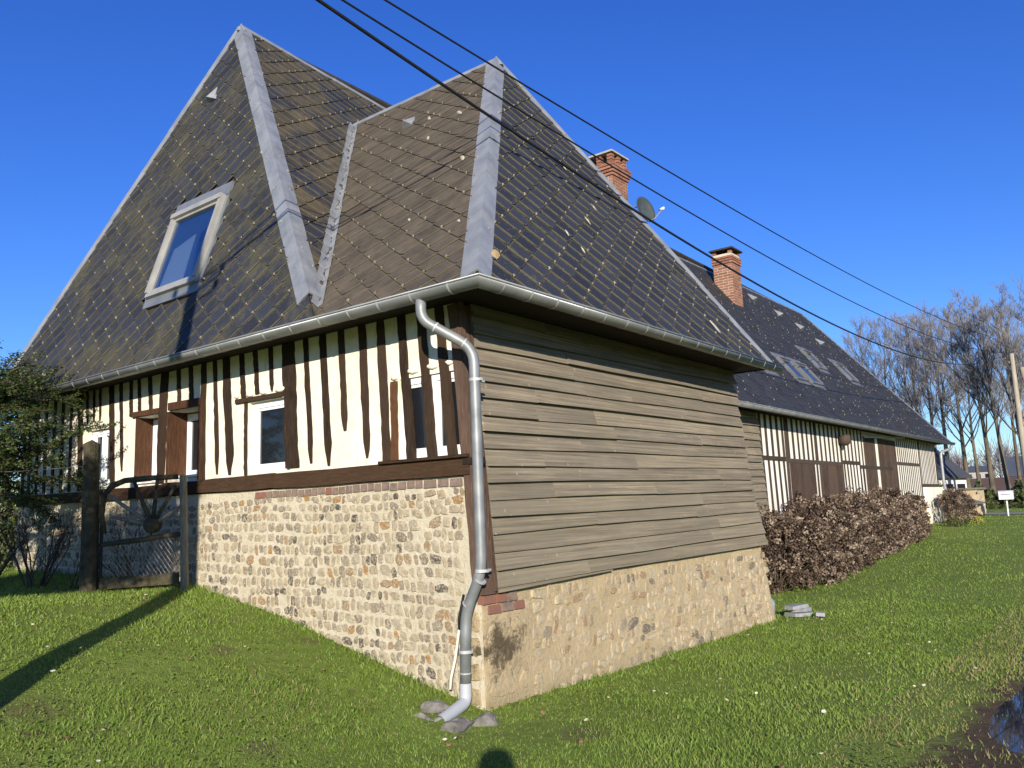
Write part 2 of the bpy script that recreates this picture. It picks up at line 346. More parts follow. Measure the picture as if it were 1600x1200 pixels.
# (the small disc under the photographer closes the sheet)
lawn_c = mb.build('lawn_patch', M['lawn'], lawn)
b = NB('ploughed_field'); n1 = b.noise(.05, 4); n2 = b.noise(.9, 5, .7)
c = b.mix(b.ramp(n1, [(.35, 0.0), (.7, 1.0)]), (.185, .105, .058), (.225, .135, .075)); c = b.mix(b.ramp(n2, [(.4, 0.0), (.7, .6)]), c, (.12, .07, .042))
M['field'] = b.fin(c, .95, b.bump(n2, .8, .15), .1)
V, F = ring_mesh(62, 3000, 50, 200)
tag(link('ploughed_field', np_mesh('ploughed_field', V, F, M['field'], True)), 'bare brown ploughed field beyond the row of trees', kind='structure')
# puddle lying in the wheel rut
b = NB('puddle_water'); M['water'] = b.fin((.018, .015, .012), .02, None, .5)
mb = MB(); pts = []
for k in range(36):
    a = 2*math.pi*k/36; r = 1+.10*math.sin(3*a+.4)+.07*math.sin(5*a+1.3)+.05*math.sin(9*a)
    pts.append((2.5+1.85*r*math.cos(a), -3.85+.80*r*math.sin(a)))
pw = [W(*p) for p in pts]
cx, cy = W(2.5, -3.85)[:2]; zw = -.032
mb.add([(cx, cy, zw)]+[(p[0], p[1], zw) for p in pw], [(0, k+1, (k+1) % 36+1) for k in range(36)])
tag(mb.build('puddle', M['water']), 'muddy puddle reflecting blue sky in the wheel rut', kind='structure')
# small road far behind the letter box
mb = MB(); mb2 = []
for k in range(25):
    a = R(24+k*1.2); 
    for r in (38.0, 40.6): x, y = r*math.sin(a), r*math.cos(a); mb2.append((x, y, gz(x, y)+.03))
mb.add(mb2, [(2*k, 2*k+2, 2*k+3, 2*k+1) for k in range(24)])
tag(mb.build('lane', simple('lane', (.20, .185, .165), (.26, .24, .21), 2)), 'narrow grey lane crossing behind the white letter box', kind='structure')

# ------------------------------------------------------------------ FARMHOUSE
house = empty('farmhouse', tuple(P0), ANG)
tag(house, 'long half-timbered farmhouse with steep slate roofs, flint base and grey boarded wing', 'house')
def hv(*a): return Vector(a)
# key roof points (house frame)
EZ = 3.42
cA = hv(1.30, 5.45, 8.73); eR = hv(-.35, 1.65, EZ); eL = hv(-.35, 9.30, EZ); rA = hv(4.2, 5.45, 8.50)
bC = hv(-.35, -.35, EZ); bF = hv(5.80, -.35, EZ); cB = hv(2.73, 1.83, 7.43)
nA1 = (cA-eR).cross(rA-eR).normalized(); nA1 = nA1 if nA1.z > 0 else -nA1
tB = (eR-cB).dot(nA1)/hv(0, 1, 0).dot(nA1); rB = cB+hv(0, tB, 0)     # wing ridge dies into the main slope
RZ = 8.25; rE = hv(24.5, 5.45, RZ); r2 = hv(5.4, 5.45, 8.42); eE = hv(27.75, 1.65, EZ); eE2 = hv(27.75, 9.3, EZ)
class Face:
    def __init__(s, poly, inside):
        s.p = poly; s.O = poly[0].copy(); s.ex = (poly[1]-poly[0]).normalized()
        n = (poly[1]-poly[0]).cross(poly[2]-poly[0]).normalized(); s.n = n if n.z > 0 else -n
        s.ey = s.n.cross(s.ex); 
        if s.ey.z < 0: s.ey = -s.ey
        s.poly2 = [s.to2(q) for q in poly]
        s.mat = Matrix((( s.ex.x, s.ey.x, s.n.x, 0), (s.ex.y, s.ey.y, s.n.y, 0), (s.ex.z, s.ey.z, s.n.z, 0), (0, 0, 0, 1)))
    def to2(s, q): d = q-s.O; return (d.dot(s.ex), d.dot(s.ey))
    def at(s, x, y, h=0.0): return s.O+s.ex*x+s.ey*y+s.n*h
F1 = Face([eR, eL, cA], None); F2 = Face([bC, eR, rB, cB], None); F3 = Face([bC, bF, cB], None)
FA = Face([eR, hv(1.5, 1.65, EZ)+(rA-cA)*0, rA], None)
FA.p = [eR, rB, rA+hv(.5, 0, -.04), cA]; 
# main slope beside the front hip: its plane contains the eave corner, the apex and the ridge
FA.O = eR.copy(); FA.n = nA1; FA.ex = hv(0, 0, 1).cross(nA1).normalized(); FA.ey = FA.n.cross(FA.ex); FA.ey = FA.ey if FA.ey.z > 0 else -FA.ey
if FA.ex.x < 0: FA.ex = -FA.ex
FA.mat = Matrix(((FA.ex.x, FA.ey.x, FA.n.x, 0), (FA.ex.y, FA.ey.y, FA.n.y, 0), (FA.ex.z, FA.ey.z, FA.n.z, 0), (0, 0, 0, 1)))
rX = rB+(rA-cA).normalized()*0
FA.p = [eR, rB+hv(0.0, 0, 0), rA+(rA-cA)*1.3, cA]; FA.poly2 = [FA.to2(q) for q in FA.p]
F5 = Face([hv(5.4, 1.65, EZ), eE, rE, hv(5.4, 5.45, RZ)], None)
def cdeck(mb, pts, off=-.012, thick=.04):
    n = (pts[1]-pts[0]).cross(pts[2]-pts[0]).normalized(); n = n if n.z > 0 else -n
    top = [p+n*off for p in pts]; bot = [p+n*off-hv(0, 0, thick) for p in pts]; k = len(pts)
    mb.add(top+bot, [tuple(range(k)), tuple(range(2*k-1, k-1, -1))]+[(i, (i+1) % k, (i+1) % k+k, i+k) for i in range(k)])
mb = MB()
for pl in ([eR, eL, cA], [bC, eR, rB, cB], [bC, bF, cB], [eR, rB, rA+(rA-cA)*1.3, cA], [hv(5.4, 1.65, EZ), eE, rE, hv(5.4, 5.45, RZ)],
           [bF, hv(5.8, 1.65, EZ), rB, cB], [eL, eE2, rE, cA], [eE, eE2, rE], [rB, hv(5.8, 1.65, EZ), hv(5.8, 5.45, RZ), rA]):
    cdeck(mb, pl)
roof = mb.build('roof', M['deck'], house)
# ---- slates: diamonds laid point down, each lapping the two below
SW, SH = .18, .138
SHAPE = [(-.020, .014), (.020, .014), (.177, .134), (.177, .150), (0, .284), (-.177, .150), (-.177, .134)]
def sh_h(x, y): return .031-.088*y
def clip(poly, conv):
    cx = sum(p[0] for p in conv)/len(conv); cy = sum(p[1] for p in conv)/len(conv); cut = False
    for i in range(len(conv)):
        ax, ay = conv[i]; bx, by = conv[(i+1) % len(conv)]; nx, ny = -(by-ay), bx-ax
        if (cx-ax)*nx+(cy-ay)*ny < 0: nx, ny = -nx, -ny
        out = []; m = len(poly)
        for k in range(m):
            p, q = poly[k], poly[(k+1) % m]; dp = (p[0]-ax)*nx+(p[1]-ay)*ny; dq = (q[0]-ax)*nx+(q[1]-ay)*ny
            if dp >= 0: out.append(p)
            if (dp < 0) != (dq < 0): t = dp/(dp-dq); out.append((p[0]+(q[0]-p[0])*t, p[1]+(q[1]-p[1])*t)); cut = True
        poly = out
        if len(poly) < 3: return None, True
    return poly, cut
def slate_geo(poly, tilt=0.0, lift=0.0):
    k = len(poly)
    top = [(x, y, sh_h(x, y)+tilt*x+lift) for x, y in poly]; bot = [(x, y, sh_h(x, y)+tilt*x+lift-.009) for x, y in poly]
    return top+bot, [tuple(range(k))]+[(i, i+k, (i+1) % k+k, (i+1) % k) for i in range(k)], [(x, y) for x, y in poly]*2
slate_vars = {}
def slate_variant(matname, i):
    key = (matname, i)
    if key not in slate_vars:
        rs = random.Random(i*13+5); m = MB()
        sh = [(x+rs.uniform(-.003, .003), y+rs.uniform(-.004, .004)) for x, y in SHAPE]
        if i % 5 == 1: sh[0] = (-.045, .034); sh[1] = (.012, .010)      # a worn tip
        v, f, u = slate_geo(sh, rs.uniform(-.012, .012), rs.uniform(0, .003)); m.add(v, f, 0, u)
        slate_vars[key] = m.mesh('slate', M[matname])
    return slate_vars[key]
hook_mat = simple('hook', (.22, .19, .12), (.42, .37, .26), 14, .5, .1, .002, .5, .3)
def lay(face, matname, budget, holes=(), near=None, hooks=True, jit=1.0, hp=.5):
    xs = [p[0] for p in face.poly2]; ys = [p[1] for p in face.poly2]
    full = []; parts = MB(); rn = []; hk = MB()
    for j in range(int(min(ys)/SH)-3, int(max(ys)/SH)+2):
        y = j*SH
        for i in range(int(min(xs)/(2*SW))-2, int(max(xs)/(2*SW))+2):
            x = i*2*SW+(j % 2)*SW
            if any(a < x+.09 and x-.09 < b_ and c_ < y+.2 and y < d_-.02 for a, b_, c_, d_ in holes): continue
            poly, cut = clip([(x+a, y+b_) for a, b_ in SHAPE], face.poly2)
            if not poly: continue
            loc = [(p[0]-x, p[1]-y) for p in poly]
            if not cut: full.append((x, y))
            else:
                v, f, u = slate_geo(loc); parts.add([face.at(x+q[0], y+q[1], q[2]) for q in v], f, 0, u); rn += [random.random()]*len(v)
            if hooks and clip([(x-.01, y), (x+.01, y), (x, y+.03)], face.poly2)[1] is False and random.random() < hp:
                hx = x+random.uniform(-.006, .006); s = random.uniform(.45, .95)
                P = [face.at(hx+a*s, y+b_*s, h) for a, b_, h in ((-.009, -.004, .020), (.009, -.004, .020), (.009, .030, .032), (-.009, .030, .032), (-.009, -.004, .042), (.009, -.004, .042), (.006, .030, .040), (-.006, .030, .040))]
                hk.hexa(P)
    if near is not None: full.sort(key=lambda q: (face.at(*q)-near).length)
    for k, (x, y) in enumerate(full):
        if k < budget:
            me = slate_variant(matname, random.randrange(12)); o = link('slate', me, roof)
            o.matrix_local = Matrix.Translation(face.at(x+random.uniform(-.003, .003), y+random.uniform(-.004, .004))) @ face.mat @ Matrix.Rotation(random.gauss(0, .008), 4, 'Z')
        else:
            sh = [(a+random.uniform(-.003, .003), b_+random.uniform(-.004, .004)) for a, b_ in SHAPE]
            v, f, u = slate_geo(sh, random.uniform(-.012, .012)*jit, random.uniform(0, .003)); parts.add([face.at(x+q[0], y+q[1], q[2]) for q in v], f, 0, u); rn += [random.random()]*len(v)
    if parts.v:
        me = parts.mesh('slates', M[matname]); a = me.attributes.new('rnd', 'FLOAT', 'POINT'); a.data.foreach_set('value', rn)
        o = link('slates', me, roof); o['kind'] = 'stuff'
    if hk.v: hk.build('slate_hooks', hook_mat, roof, kind='stuff')
NEAR = hv(-5.2, -4.5, 1.6)
SKY1 = (2.48, 3.61, .96, 2.17)
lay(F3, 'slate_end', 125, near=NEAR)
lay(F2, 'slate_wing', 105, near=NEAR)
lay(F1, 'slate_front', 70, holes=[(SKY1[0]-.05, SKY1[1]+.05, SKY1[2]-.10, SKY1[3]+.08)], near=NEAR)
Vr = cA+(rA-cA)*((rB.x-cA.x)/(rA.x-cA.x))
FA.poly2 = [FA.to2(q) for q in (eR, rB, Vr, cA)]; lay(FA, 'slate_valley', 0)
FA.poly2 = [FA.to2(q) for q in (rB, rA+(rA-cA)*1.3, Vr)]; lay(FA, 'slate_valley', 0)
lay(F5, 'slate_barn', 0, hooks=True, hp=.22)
# ---- zinc hips, ridges and valley
def flash(p0, p1, fa, fb, wa, wb, seg, name='hip_flashing', lift=.03, mat=None, peak=.02):
    d = (p1-p0).normalized(); L = (p1-p0).length
    def side(f, c):
        s = f.n.cross(d).normalized(); cen = sum(c, hv(0, 0, 0))/len(c)
        return s if s.dot(cen-p0) > 0 else -s
    sa = side(fa, fa.p); sb = side(fb, fb.p) if fb else None
    t = 0.0; k = 0
    while t < L-.02:
        l = min(seg*random.uniform(.85, 1.15), L-t); a = p0+d*t; c = p0+d*(t+l+.03 if t+l < L-.01 else L)
        up = (fa.n+(fb.n if fb else fa.n)).normalized()
        l0 = lift+.006; l1 = lift
        r0 = [a+sa*wa+fa.n*l0*.8, a+sa*wa*.30+fa.n*(l0+.004), a+up*(l0+peak), a+sb*wb*.30+fb.n*(l0+.004), a+sb*wb+fb.n*l0*.8]
        r1 = [c+sa*wa+fa.n*l1*.8, c+sa*wa*.30+fa.n*(l1+.004), c+up*(l1+peak), c+sb*wb*.30+fb.n*(l1+.004), c+sb*wb+fb.n*l1*.8]
        th = [-fa.n*.02, -fa.n*.02, -up*.02, -fb.n*.02, -fb.n*.02]
        q0 = [x+y for x, y in zip(r0, th)]; q1 = [x+y for x, y in zip(r1, th)]
        m = MB(); m.add(r0+r1+q0+q1, [(i, i+1, i+6, i+5) for i in range(4)]+[(i+10, i+15, i+16, i+11) for i in range(4)]+[(0, 5, 15, 10), (4, 14, 19, 9)]+[(i, i+10, i+11, i+1) for i in range(4)]+[(i+5, i+6, i+16, i+15) for i in range(4)])
        m.build(name, mat or M['zinc'], roof, recalc=True); t += l; k += 1
class Dummy: pass
def face_of(pts):
    return Face(pts, None)
F4 = face_of([bF, hv(5.8, 1.65, EZ), cB]); FL = face_of([eL, eE2, cA]); FE = face_of([eE, eE2, rE]); F5b = face_of([eE2, eL, rE])
flash(bC+(cB-bC)*.012, cB, F3, F2, .125, .145, 1.05)
flash(eR+(cA-eR)*.055, cA, F1, FA, .15, .15, .98)
flash(bF, cB, F3, F4, .055, .10, 1.6)
flash(eL, cA, F1, FL, .06, .10, 1.6)
flash(rB, cB, F2, F4, .055, .08, 1.5, 'ridge_flashing')
flash(cA, rA+(rA-cA)*1.3, FA, FL, .05, .08, 1.5, 'ridge_flashing')
flash(hv(5.6, 5.45, RZ), rE, F5, F5b, .05, .08, 2.5, 'ridge_flashing', mat=M['zinc_dull'])
flash(eE, rE, F5, FE, .05, .08, 2.5, mat=M['zinc_dull'])
# little zinc caps on the two apexes
for ap in (cA, cB):
    m = MB(); m.add([ap+hv(-.11, -.05, -.10), ap+hv(-.02, -.13, -.10), ap+hv(.13, -.03, -.08), ap+hv(.05, .13, -.08), ap+hv(0, 0, .075)], [(0, 1, 4), (1, 2, 4), (2, 3, 4), (3, 0, 4), (3, 2, 1, 0)])
    m.build('apex_cap', M['zinc'], roof, recalc=True)
# stepped valley lining: overlapping zinc soakers
dv = (rB-eR).normalized(); Lv = (rB-eR).length
sF2 = F2.n.cross(dv).normalized(); sF2 = sF2 if sF2.y < 0 else -sF2
sFA = nA1.cross(dv).normalized(); sFA = sFA if (sFA.y > 0) else -sFA
t = .22
while t < Lv-.1:
    l = .30; a = eR+dv*t; c = eR+dv*(t+l)
    wl = random.uniform(.085, .10); m = MB()
    r0 = [a+sFA*(wl+.016)+nA1*.040, a+nA1*.020+F2.n*.020, a+sF2*wl+F2.n*.036]; r1 = [c+sFA*(wl+.002)+nA1*.034, c+nA1*.012+F2.n*.012, c+sF2*(wl-.01)+F2.n*.028]
    m.add(r0+r1+[p-hv(0, 0, .008) for p in r0+r1], [(0, 1, 4, 3), (1, 2, 5, 4), (6, 9, 10, 7), (7, 10, 11, 8), (0, 3, 9, 6), (2, 8, 11, 5), (0, 6, 7, 1), (1, 7, 8, 2), (3, 4, 10, 9), (4, 5, 11, 10)])
    m.build('valley_flashing', M['zinc'], roof, recalc=True); t += l-.035
# roof vents: small folded zinc tents
def vent(face, x, y, s=1.0):
    m = MB(); P = lambda a, b_, h: face.at(x+a*s, y+b_*s, h*s+.02)
    m.add([P(-.10, 0, 0), P(.10, 0, 0), P(0, 0, .10), P(0, .26, 0)], [(0, 1, 2), (0, 2, 3), (2, 1, 3), (0, 3, 1)]); m.build('roof_vent', M['zinc'], roof, recalc=True)
vent(F1, 3.84, 4.20); vent(F2, 3.18, 4.0); 
vx, vy = FA.to2(hv(2.9, 4.55, 7.45)); vent(FA, vx, vy)
for u_, f_ in ((16.6, .90), (19.0, .88), (20.5, .82), (21.7, .76), (22.4, .66)):
    q = hv(u_, 1.65+3.8*f_, EZ+(RZ-EZ)*f_); x_, y_ = F5.to2(q); vent(F5, x_, y_, 1.35)
# pale lichen scars and bird droppings stay out of geometry except for a few loose flakes of lichen
def flake(face, x, y, a, b_, rot, mat):
    m = MB(); n_ = 9; P = []
    for k in range(n_):
        t_ = 2*math.pi*k/n_; r_ = random.uniform(.75, 1.15); px = a*r_*math.cos(t_); py = b_*r_*math.sin(t_)
        P.append(face.at(x+px*math.cos(rot)-py*math.sin(rot), y+px*math.sin(rot)+py*math.cos(rot), .026))
    top = face.at(x, y, .036); m.add(P+[top], [(k, (k+1) % n_, n_) for k in range(n_)]); m.build('lichen', mat, roof)
lich = simple('lichen', (.36, .32, .23), (.46, .42, .32), 30, .9)
lich2 = simple('lichen_ochre', (.36, .24, .10), (.42, .32, .18), 30, .9)
for x, y, a, b_, r_ in ((2.83, 1.58, .06, .022, 1.9), (2.24, .95, .05, .02, 1.6), (3.25, 1.95, .07, .025, 2.2), (2.1, 1.15, .045, .02, 1.5), (3.1, 2.55, .05, .02, 2.0), (4.82, .42, .12, .05, 2.1)): flake(F3, x, y, a, b_, r_, lich)
flake(F3, .42, .36, .09, .05, .6, lich2)
for x, y, a, b_, r_ in ((1.35, 2.35, .09, .025, .9), (2.1, 3.7, .10, .025, .8), (2.75, 3.95, .08, .02, .9), (2.4, 3.3, .07, .02, .9), (1.55, 1.35, .045, .015, .8), (.70, 1.0, .04, .014, .8)): flake(F2, x, y, a, b_, r_, lich)
flake(F1, 6.0, .28, .10, .03, .4, lich)

# ---- gutters: half-round zinc with soldered bands
gr = .075; NA = 11
def gutter(name, mk, t0, t1):
    m = MB(); prof = [(gr*math.cos(math.pi+math.pi*k/(NA-1)), gr*math.sin(math.pi+math.pi*k/(NA-1))) for k in range(NA)]
    a = [mk(t0, o, z, 0) for o, z in prof]; b_ = [mk(t1, o, z, 1) for o, z in prof]
    prof2 = [(o*.93, z*.93+.002) for o, z in prof]
    c_ = [mk(t0, o, z, 0) for o, z in prof2]; d_ = [mk(t1, o, z, 1) for o, z in prof2]
    n_ = NA; fs = [(i, i+1, n_+i+1, n_+i) for i in range(n_-1)]+[(2*n_+i, 3*n_+i, 3*n_+i+1, 2*n_+i+1) for i in range(n_-1)]
    fs += [(0, n_, 3*n_, 2*n_), (n_-1, 3*n_-1, 4*n_-1, 2*n_-1)]+[(i, 2*n_+i, 2*n_+i+1, i+1) for i in range(n_-1)]+[(n_+i, n_+i+1, 3*n_+i+1, 3*n_+i) for i in range(n_-1)]
    m.add(a+b_+c_+d_, fs)
    bead = [mk(t, -gr-.002, .004, e) for t, e in ((t0, 0), (t1, 1))]; m.tube(bead, .010, 6)
    return m.build(name, M['zinc_dull'], house, smooth=False, recalc=True)
GO = .075; GZ = EZ-.025        # gutter axis lies outside the eave line
# o<0 points away from the wall
gl_ = gutter('gutter', lambda t, o, z, e: ((-.35-GO+o), (t if e else -.35-GO+o), GZ+z), None, 9.35)
gr_ = gutter('gutter', lambda t, o, z, e: ((t if e else -.35-GO+o), (-.35-GO+o), GZ+z), None, 5.86)
gb_ = gutter('gutter', lambda t, o, z, e: (t, 1.65-GO+o, GZ+z), 5.9, 27.8)
for g_ in (gl_, gr_, gb_):
    for p in g_.data.polygons: p.use_smooth = True
m = MB(); pr = []
for r_, wd in ((gr+.004, .011),):
    vs = []
    for s_ in (-wd, wd):
        for k in range(9):
            a = math.pi+math.pi*k/8; vs.append((r_*math.cos(a), s_, r_*math.sin(a)))
    m.add(vs, [(k, k+1, k+10, k+9) for k in range(8)])
band = m.mesh('gutter_band', M['zinc_bright'], True)
for v_ in [-.16+.405*k for k in range(24)]:
    o = link('gutter_band', band, gl_); o.location = (-.35-GO, v_+random.uniform(-.03, .03), GZ)
for u_ in [-.2+.385*k for k in range(16)]:
    o = link('gutter_band', band, gr_); o.location = (u_+random.uniform(-.02, .02), -.35-GO, GZ); o.rotation_euler = (0, 0, R(90))
for u_ in [8.6+.40*k for k in range(48)]:
    o = link('gutter_band', band, gb_); o.location = (u_, 1.65-GO, GZ); o.rotation_euler = (0, 0, R(90))
# ---- soffit and wall plates
mb = MB()
mb.box((-.33, -.33, EZ-.030), (5.76, .30, EZ-.018)); mb.box((-.33, .30, EZ-.031), (.32, 9.25, EZ-.019)); mb.box((5.5, 1.67, EZ-.032), (27.65, 2.2, EZ-.020)); mb.box((5.3, -.33, EZ-.033), (5.76, 1.67, EZ-.021))
mb.build('soffit', M['soffit'], house)
# ---- unseen solid boxes added inside the building to block light leaks
mb = MB(); mb.box((.42, .42, -.3), (5.55, 8.9, 3.36)); mb.box((5.5, 2.32, -.3), (27.0, 8.9, 3.36)); mb.build('light_block_core', M['dark'], house)

# ---- flint base
mb = MB(); mb.hexa([(-.02, -.02, -.5), (.40, -.02, -.5), (.40, 9.0, -.5), (-.02, 9.0, -.5), (-.008, .0, .93), (.40, .0, .93), (.40, 9.0, .93), (-.008, 9.0, .93)])
mb.hexa([(-.008, .045, .931), (.40, .045, .931), (.40, 9.0, .931), (-.008, 9.0, .931), (.0, .125, 1.895), (.40, .125, 1.895), (.40, 9.0, 1.895), (.0, 9.0, 1.895)])
base_l = mb.build('flint_wall', M['mortar'], house)
mb = MB(); pts = []
NU, NZ = 24, 6
for i in range(NU+1):
    for j in range(NZ+1):
        t_ = i/NU; q = j/NZ; zt = .96+.06*t_; z_ = -.5+(zt+.5)*q
        zz = max(0, z_)/1.0
        u_ = .003+(5.76+.18*(1-zz))*t_; v_ = -.045+.03*zz-.10*max(0, t_-.9)*6*(1-zz)*.55+random.uniform(-.008, .008)
        pts.append((u_, v_, z_))
fs = [(i*(NZ+1)+j, (i+1)*(NZ+1)+j, (i+1)*(NZ+1)+j+1, i*(NZ+1)+j+1) for i in range(NU) for j in range(NZ)]
nb = len(pts); pts += [(p[0], .38, p[2]) for p in pts[:]]
def pid(i, j): return i*(NZ+1)+j
fs += [(pid(i, NZ), pid(i+1, NZ), nb+pid(i+1, NZ), nb+pid(i, NZ)) for i in range(NU)]
for i in (0, NU): fs += [(pid(i, j), pid(i, j+1), nb+pid(i, j+1), nb+pid(i, j)) for j in range(NZ)]
mb.add(pts, fs); base_r = mb.build('flint_wall', M['mortar_sandy'], house, recalc=True); base_r['label'] = 'sandy low flint wall with a dark damp stain'
# stones: knapped flints with an irregular outline and a flattish broken face
def stone_geo(rs, w_, h_, proud):
    n_ = 8; ph = rs.uniform(0, 6.28); rim = []; mid = []; ex = rs.uniform(.6, 1.15); sk = rs.uniform(-.25, .25); tx = rs.uniform(-.5, .5); ty = rs.uniform(-.5, .5)
    for k in range(n_):
        a = 2*math.pi*k/n_+rs.uniform(-.22, .22); r_ = 1+.13*math.sin(2*a+ph)+rs.uniform(-.17, .13)
        cx, cy = math.cos(a), math.sin(a); sq = 1/max(abs(cx), abs(cy))**(.55*ex)
        x, y = (cx*r_*sq+sk*cy)*w_/2, cy*r_*sq*h_/2
        rim.append((x, y, -.004)); q = rs.uniform(.80, .93); mid.append((x*q, y*q, proud*rs.uniform(.55, 1.1)*(1+.4*(tx*cx+ty*cy))))
    top = (rs.uniform(-.2, .2)*w_, rs.uniform(-.2, .2)*h_, proud*rs.uniform(.7, 1.25))
    vs = rim+mid+[top]; fs = []
    for k in range(n_):
        k2 = (k+1) % n_; fs += [(k, k2, n_+k2, n_+k), (n_+k, n_+k2, 2*n_)]
    return vs, fs
st_vars = {}
def stone_mesh(matname, i):
    if (matname, i) not in st_vars:
        m = MB(); v, f = stone_geo(random.Random(i+100), 1, 1, .010); m.add(v, f); st_vars[(matname, i)] = m.mesh('stone', M[matname], False)
    return st_vars[(matname, i)]
def lay_stones(cells, to3, frame, parent, matname, budget, key, proud=.012):
    cells.sort(key=key); big = MB(); rn = []
    for k, (x, y, w_, h_) in enumerate(cells):
        rs = random.Random(k*7+3)
        if k < budget:
            o = link('stone', stone_mesh(matname, rs.randrange(26)), parent)
            o.matrix_local = Matrix.Translation(to3(x, y, 0)) @ frame @ Matrix.Rotation(rs.gauss(0, .12), 4, 'Z') @ Matrix.Diagonal((w_, h_, rs.uniform(.6, 1.3)*proud/.010, 1))
        else:
            v, f = stone_geo(rs, w_, h_, proud*rs.uniform(.6, 1.3)); big.add([to3(q[0]+x, q[1]+y, q[2]) for q in v], f); rn += [rs.random()]*len(v)
    if big.v:
        me = big.mesh('stones', M[matname]); a = me.attributes.new('rnd', 'FLOAT', 'POINT'); a.data.foreach_set('value', rn); o = link('stones', me, parent); o['kind'] = 'stuff'
cells = []; z_ = 1.80; first = True
while z_ > .02:
    h_ = random.uniform(.075, .115)
    if z_ > 1.72: h_ = .075
    x = .14+random.uniform(0, .08)
    while x < 8.95:
        big = random.random()
        w_ = random.uniform(.050, .088) if big < .66 else random.uniform(.09, .16)
        xm = x+w_/2; zz = z_-h_/2+random.uniform(-.012, .012)+.018*math.sin(xm*1.9+z_*5)
        g_ = gz(*W(-.02, xm)[:2])
        if zz > g_-.08 and random.random() < .95:
            cells.append((xm, zz, w_*random.uniform(.90, 1.06), h_*random.uniform(.84, 1.04)))
        x += w_+random.uniform(.000, .014)
    z_ -= h_+random.uniform(.000, .008)
frL = Matrix(((0, 0, -1, 0), (1, 0, 0, 0), (0, 1, 0, 0), (0, 0, 0, 1)))    # stone x->v, y->z, out->-u
lay_stones(cells, lambda x, y, h: hv(-.0205*(1.895-y)/2.395-h, x, y), frL, base_l, 'flint', 215, lambda c_: math.hypot(c_[0]+4.5, 5.2)-.9*c_[2]*10)
cells = []; z_ = .92
while z_ > .0:
    h_ = random.uniform(.085, .12); x = .52 if z_ > .62 else .62
    while x < 5.80:
        w_ = random.choice((random.uniform(.045, .09), random.uniform(.08, .13), random.uniform(.11, .21))); pr = .90 if z_ > .22 else .75
        if x > 2.2: pr = .97
        xm = x+w_/2; zz = z_-h_/2+random.uniform(-.02, .02)
        if random.random() < pr: cells.append((xm, zz+random.uniform(-.015, .015), w_*random.uniform(.8, 1.08), min(h_*random.uniform(.6, 1.35), .15)))
        x += w_+random.uniform(.005, .03)
    z_ -= h_+.008
frR = Matrix(((1, 0, 0, 0), (0, 0, -1, 0), (0, 1, 0, 0), (0, 0, 0, 1)))
def toR(x, y, h):
    t_ = x/5.8; zz = max(0, y); return hv(x, -.045+.03*zz-.33*max(0, t_-.9)*(1-zz)-h, y)
lay_stones(cells, toR, frR, base_r, 'flint_sandy', 82, lambda c_: c_[0]-6*c_[2], .013)
for k, (x, y, w_, h_) in enumerate(((.15, .60, .30, .20), (.42, .62, .17, .16), (.12, .38, .24, .19), (.36, .40, .22, .18), (.20, .18, .38, .18), (.49, .20, .16, .15))):
    m = MB(); v, f = stone_geo(random.Random(500+k), w_, h_, .016); m.add([toR(q[0]+x, q[1]+y, q[2]) for q in v], f); m.build('quoin_block', M['mortar_sandy'], base_r)
for k, (x, y, w_, h_) in enumerate(((.07, .72, .13, .17), (.08, .52, .15, .18), (.07, .32, .13, .17), (.09, .14, .15, .15))):
    m = MB(); v, f = stone_geo(random.Random(600+k), w_, h_, .016); m.add([(-.0205*(1.895-y)/2.395-q[2], q[0]+x, q[1]+y) for q in v], f); m.build('quoin_block', M['mortar_sandy'], base_l)
# brick course under the sill and brick quoin at the corner
bk = MB(); bk.hexa([(-.012, -.05, -.033), (.06, -.05, -.033), (.06, .05, -.033), (-.012, .05, -.033), (-.009, -.047, .033), (.06, -.047, .033), (.06, .047, .033), (-.009, .047, .033)])
bkm = bk.mesh('brick', M['brick']); bkr = bkm.copy(); bkr.materials[0] = M['brick_red']
v_ = .16
while v_ < 3.0:
    wd = random.uniform(.075, .105) if v_ > .6 else random.uniform(.10, .19)
    o = link('brick', bkr if (v_ > 2.85 or random.random() < .05) else bkm, base_l); o.location = (-.004, v_+wd/2, 1.848+random.uniform(-.006, .006)-.010*v_/3); o.scale = (1, wd/.1*.93, 1.0); v_ += wd+.012
for zr, off in ((.885, 0.0), (.805, .06)):
    u_ = -.02+off
    for k in range(3):
        wd = (.17, .15, .13)[k]*random.uniform(.9, 1.1)
        o = link('brick', bkr if random.random() < .3 else bkm, base_r); o.location = (u_+wd/2, -.032, zr+random.uniform(-.004, .004)); o.rotation_euler = (0, 0, R(90)); o.scale = (1, wd/.1*.95, 1.0); u_ += wd+.012

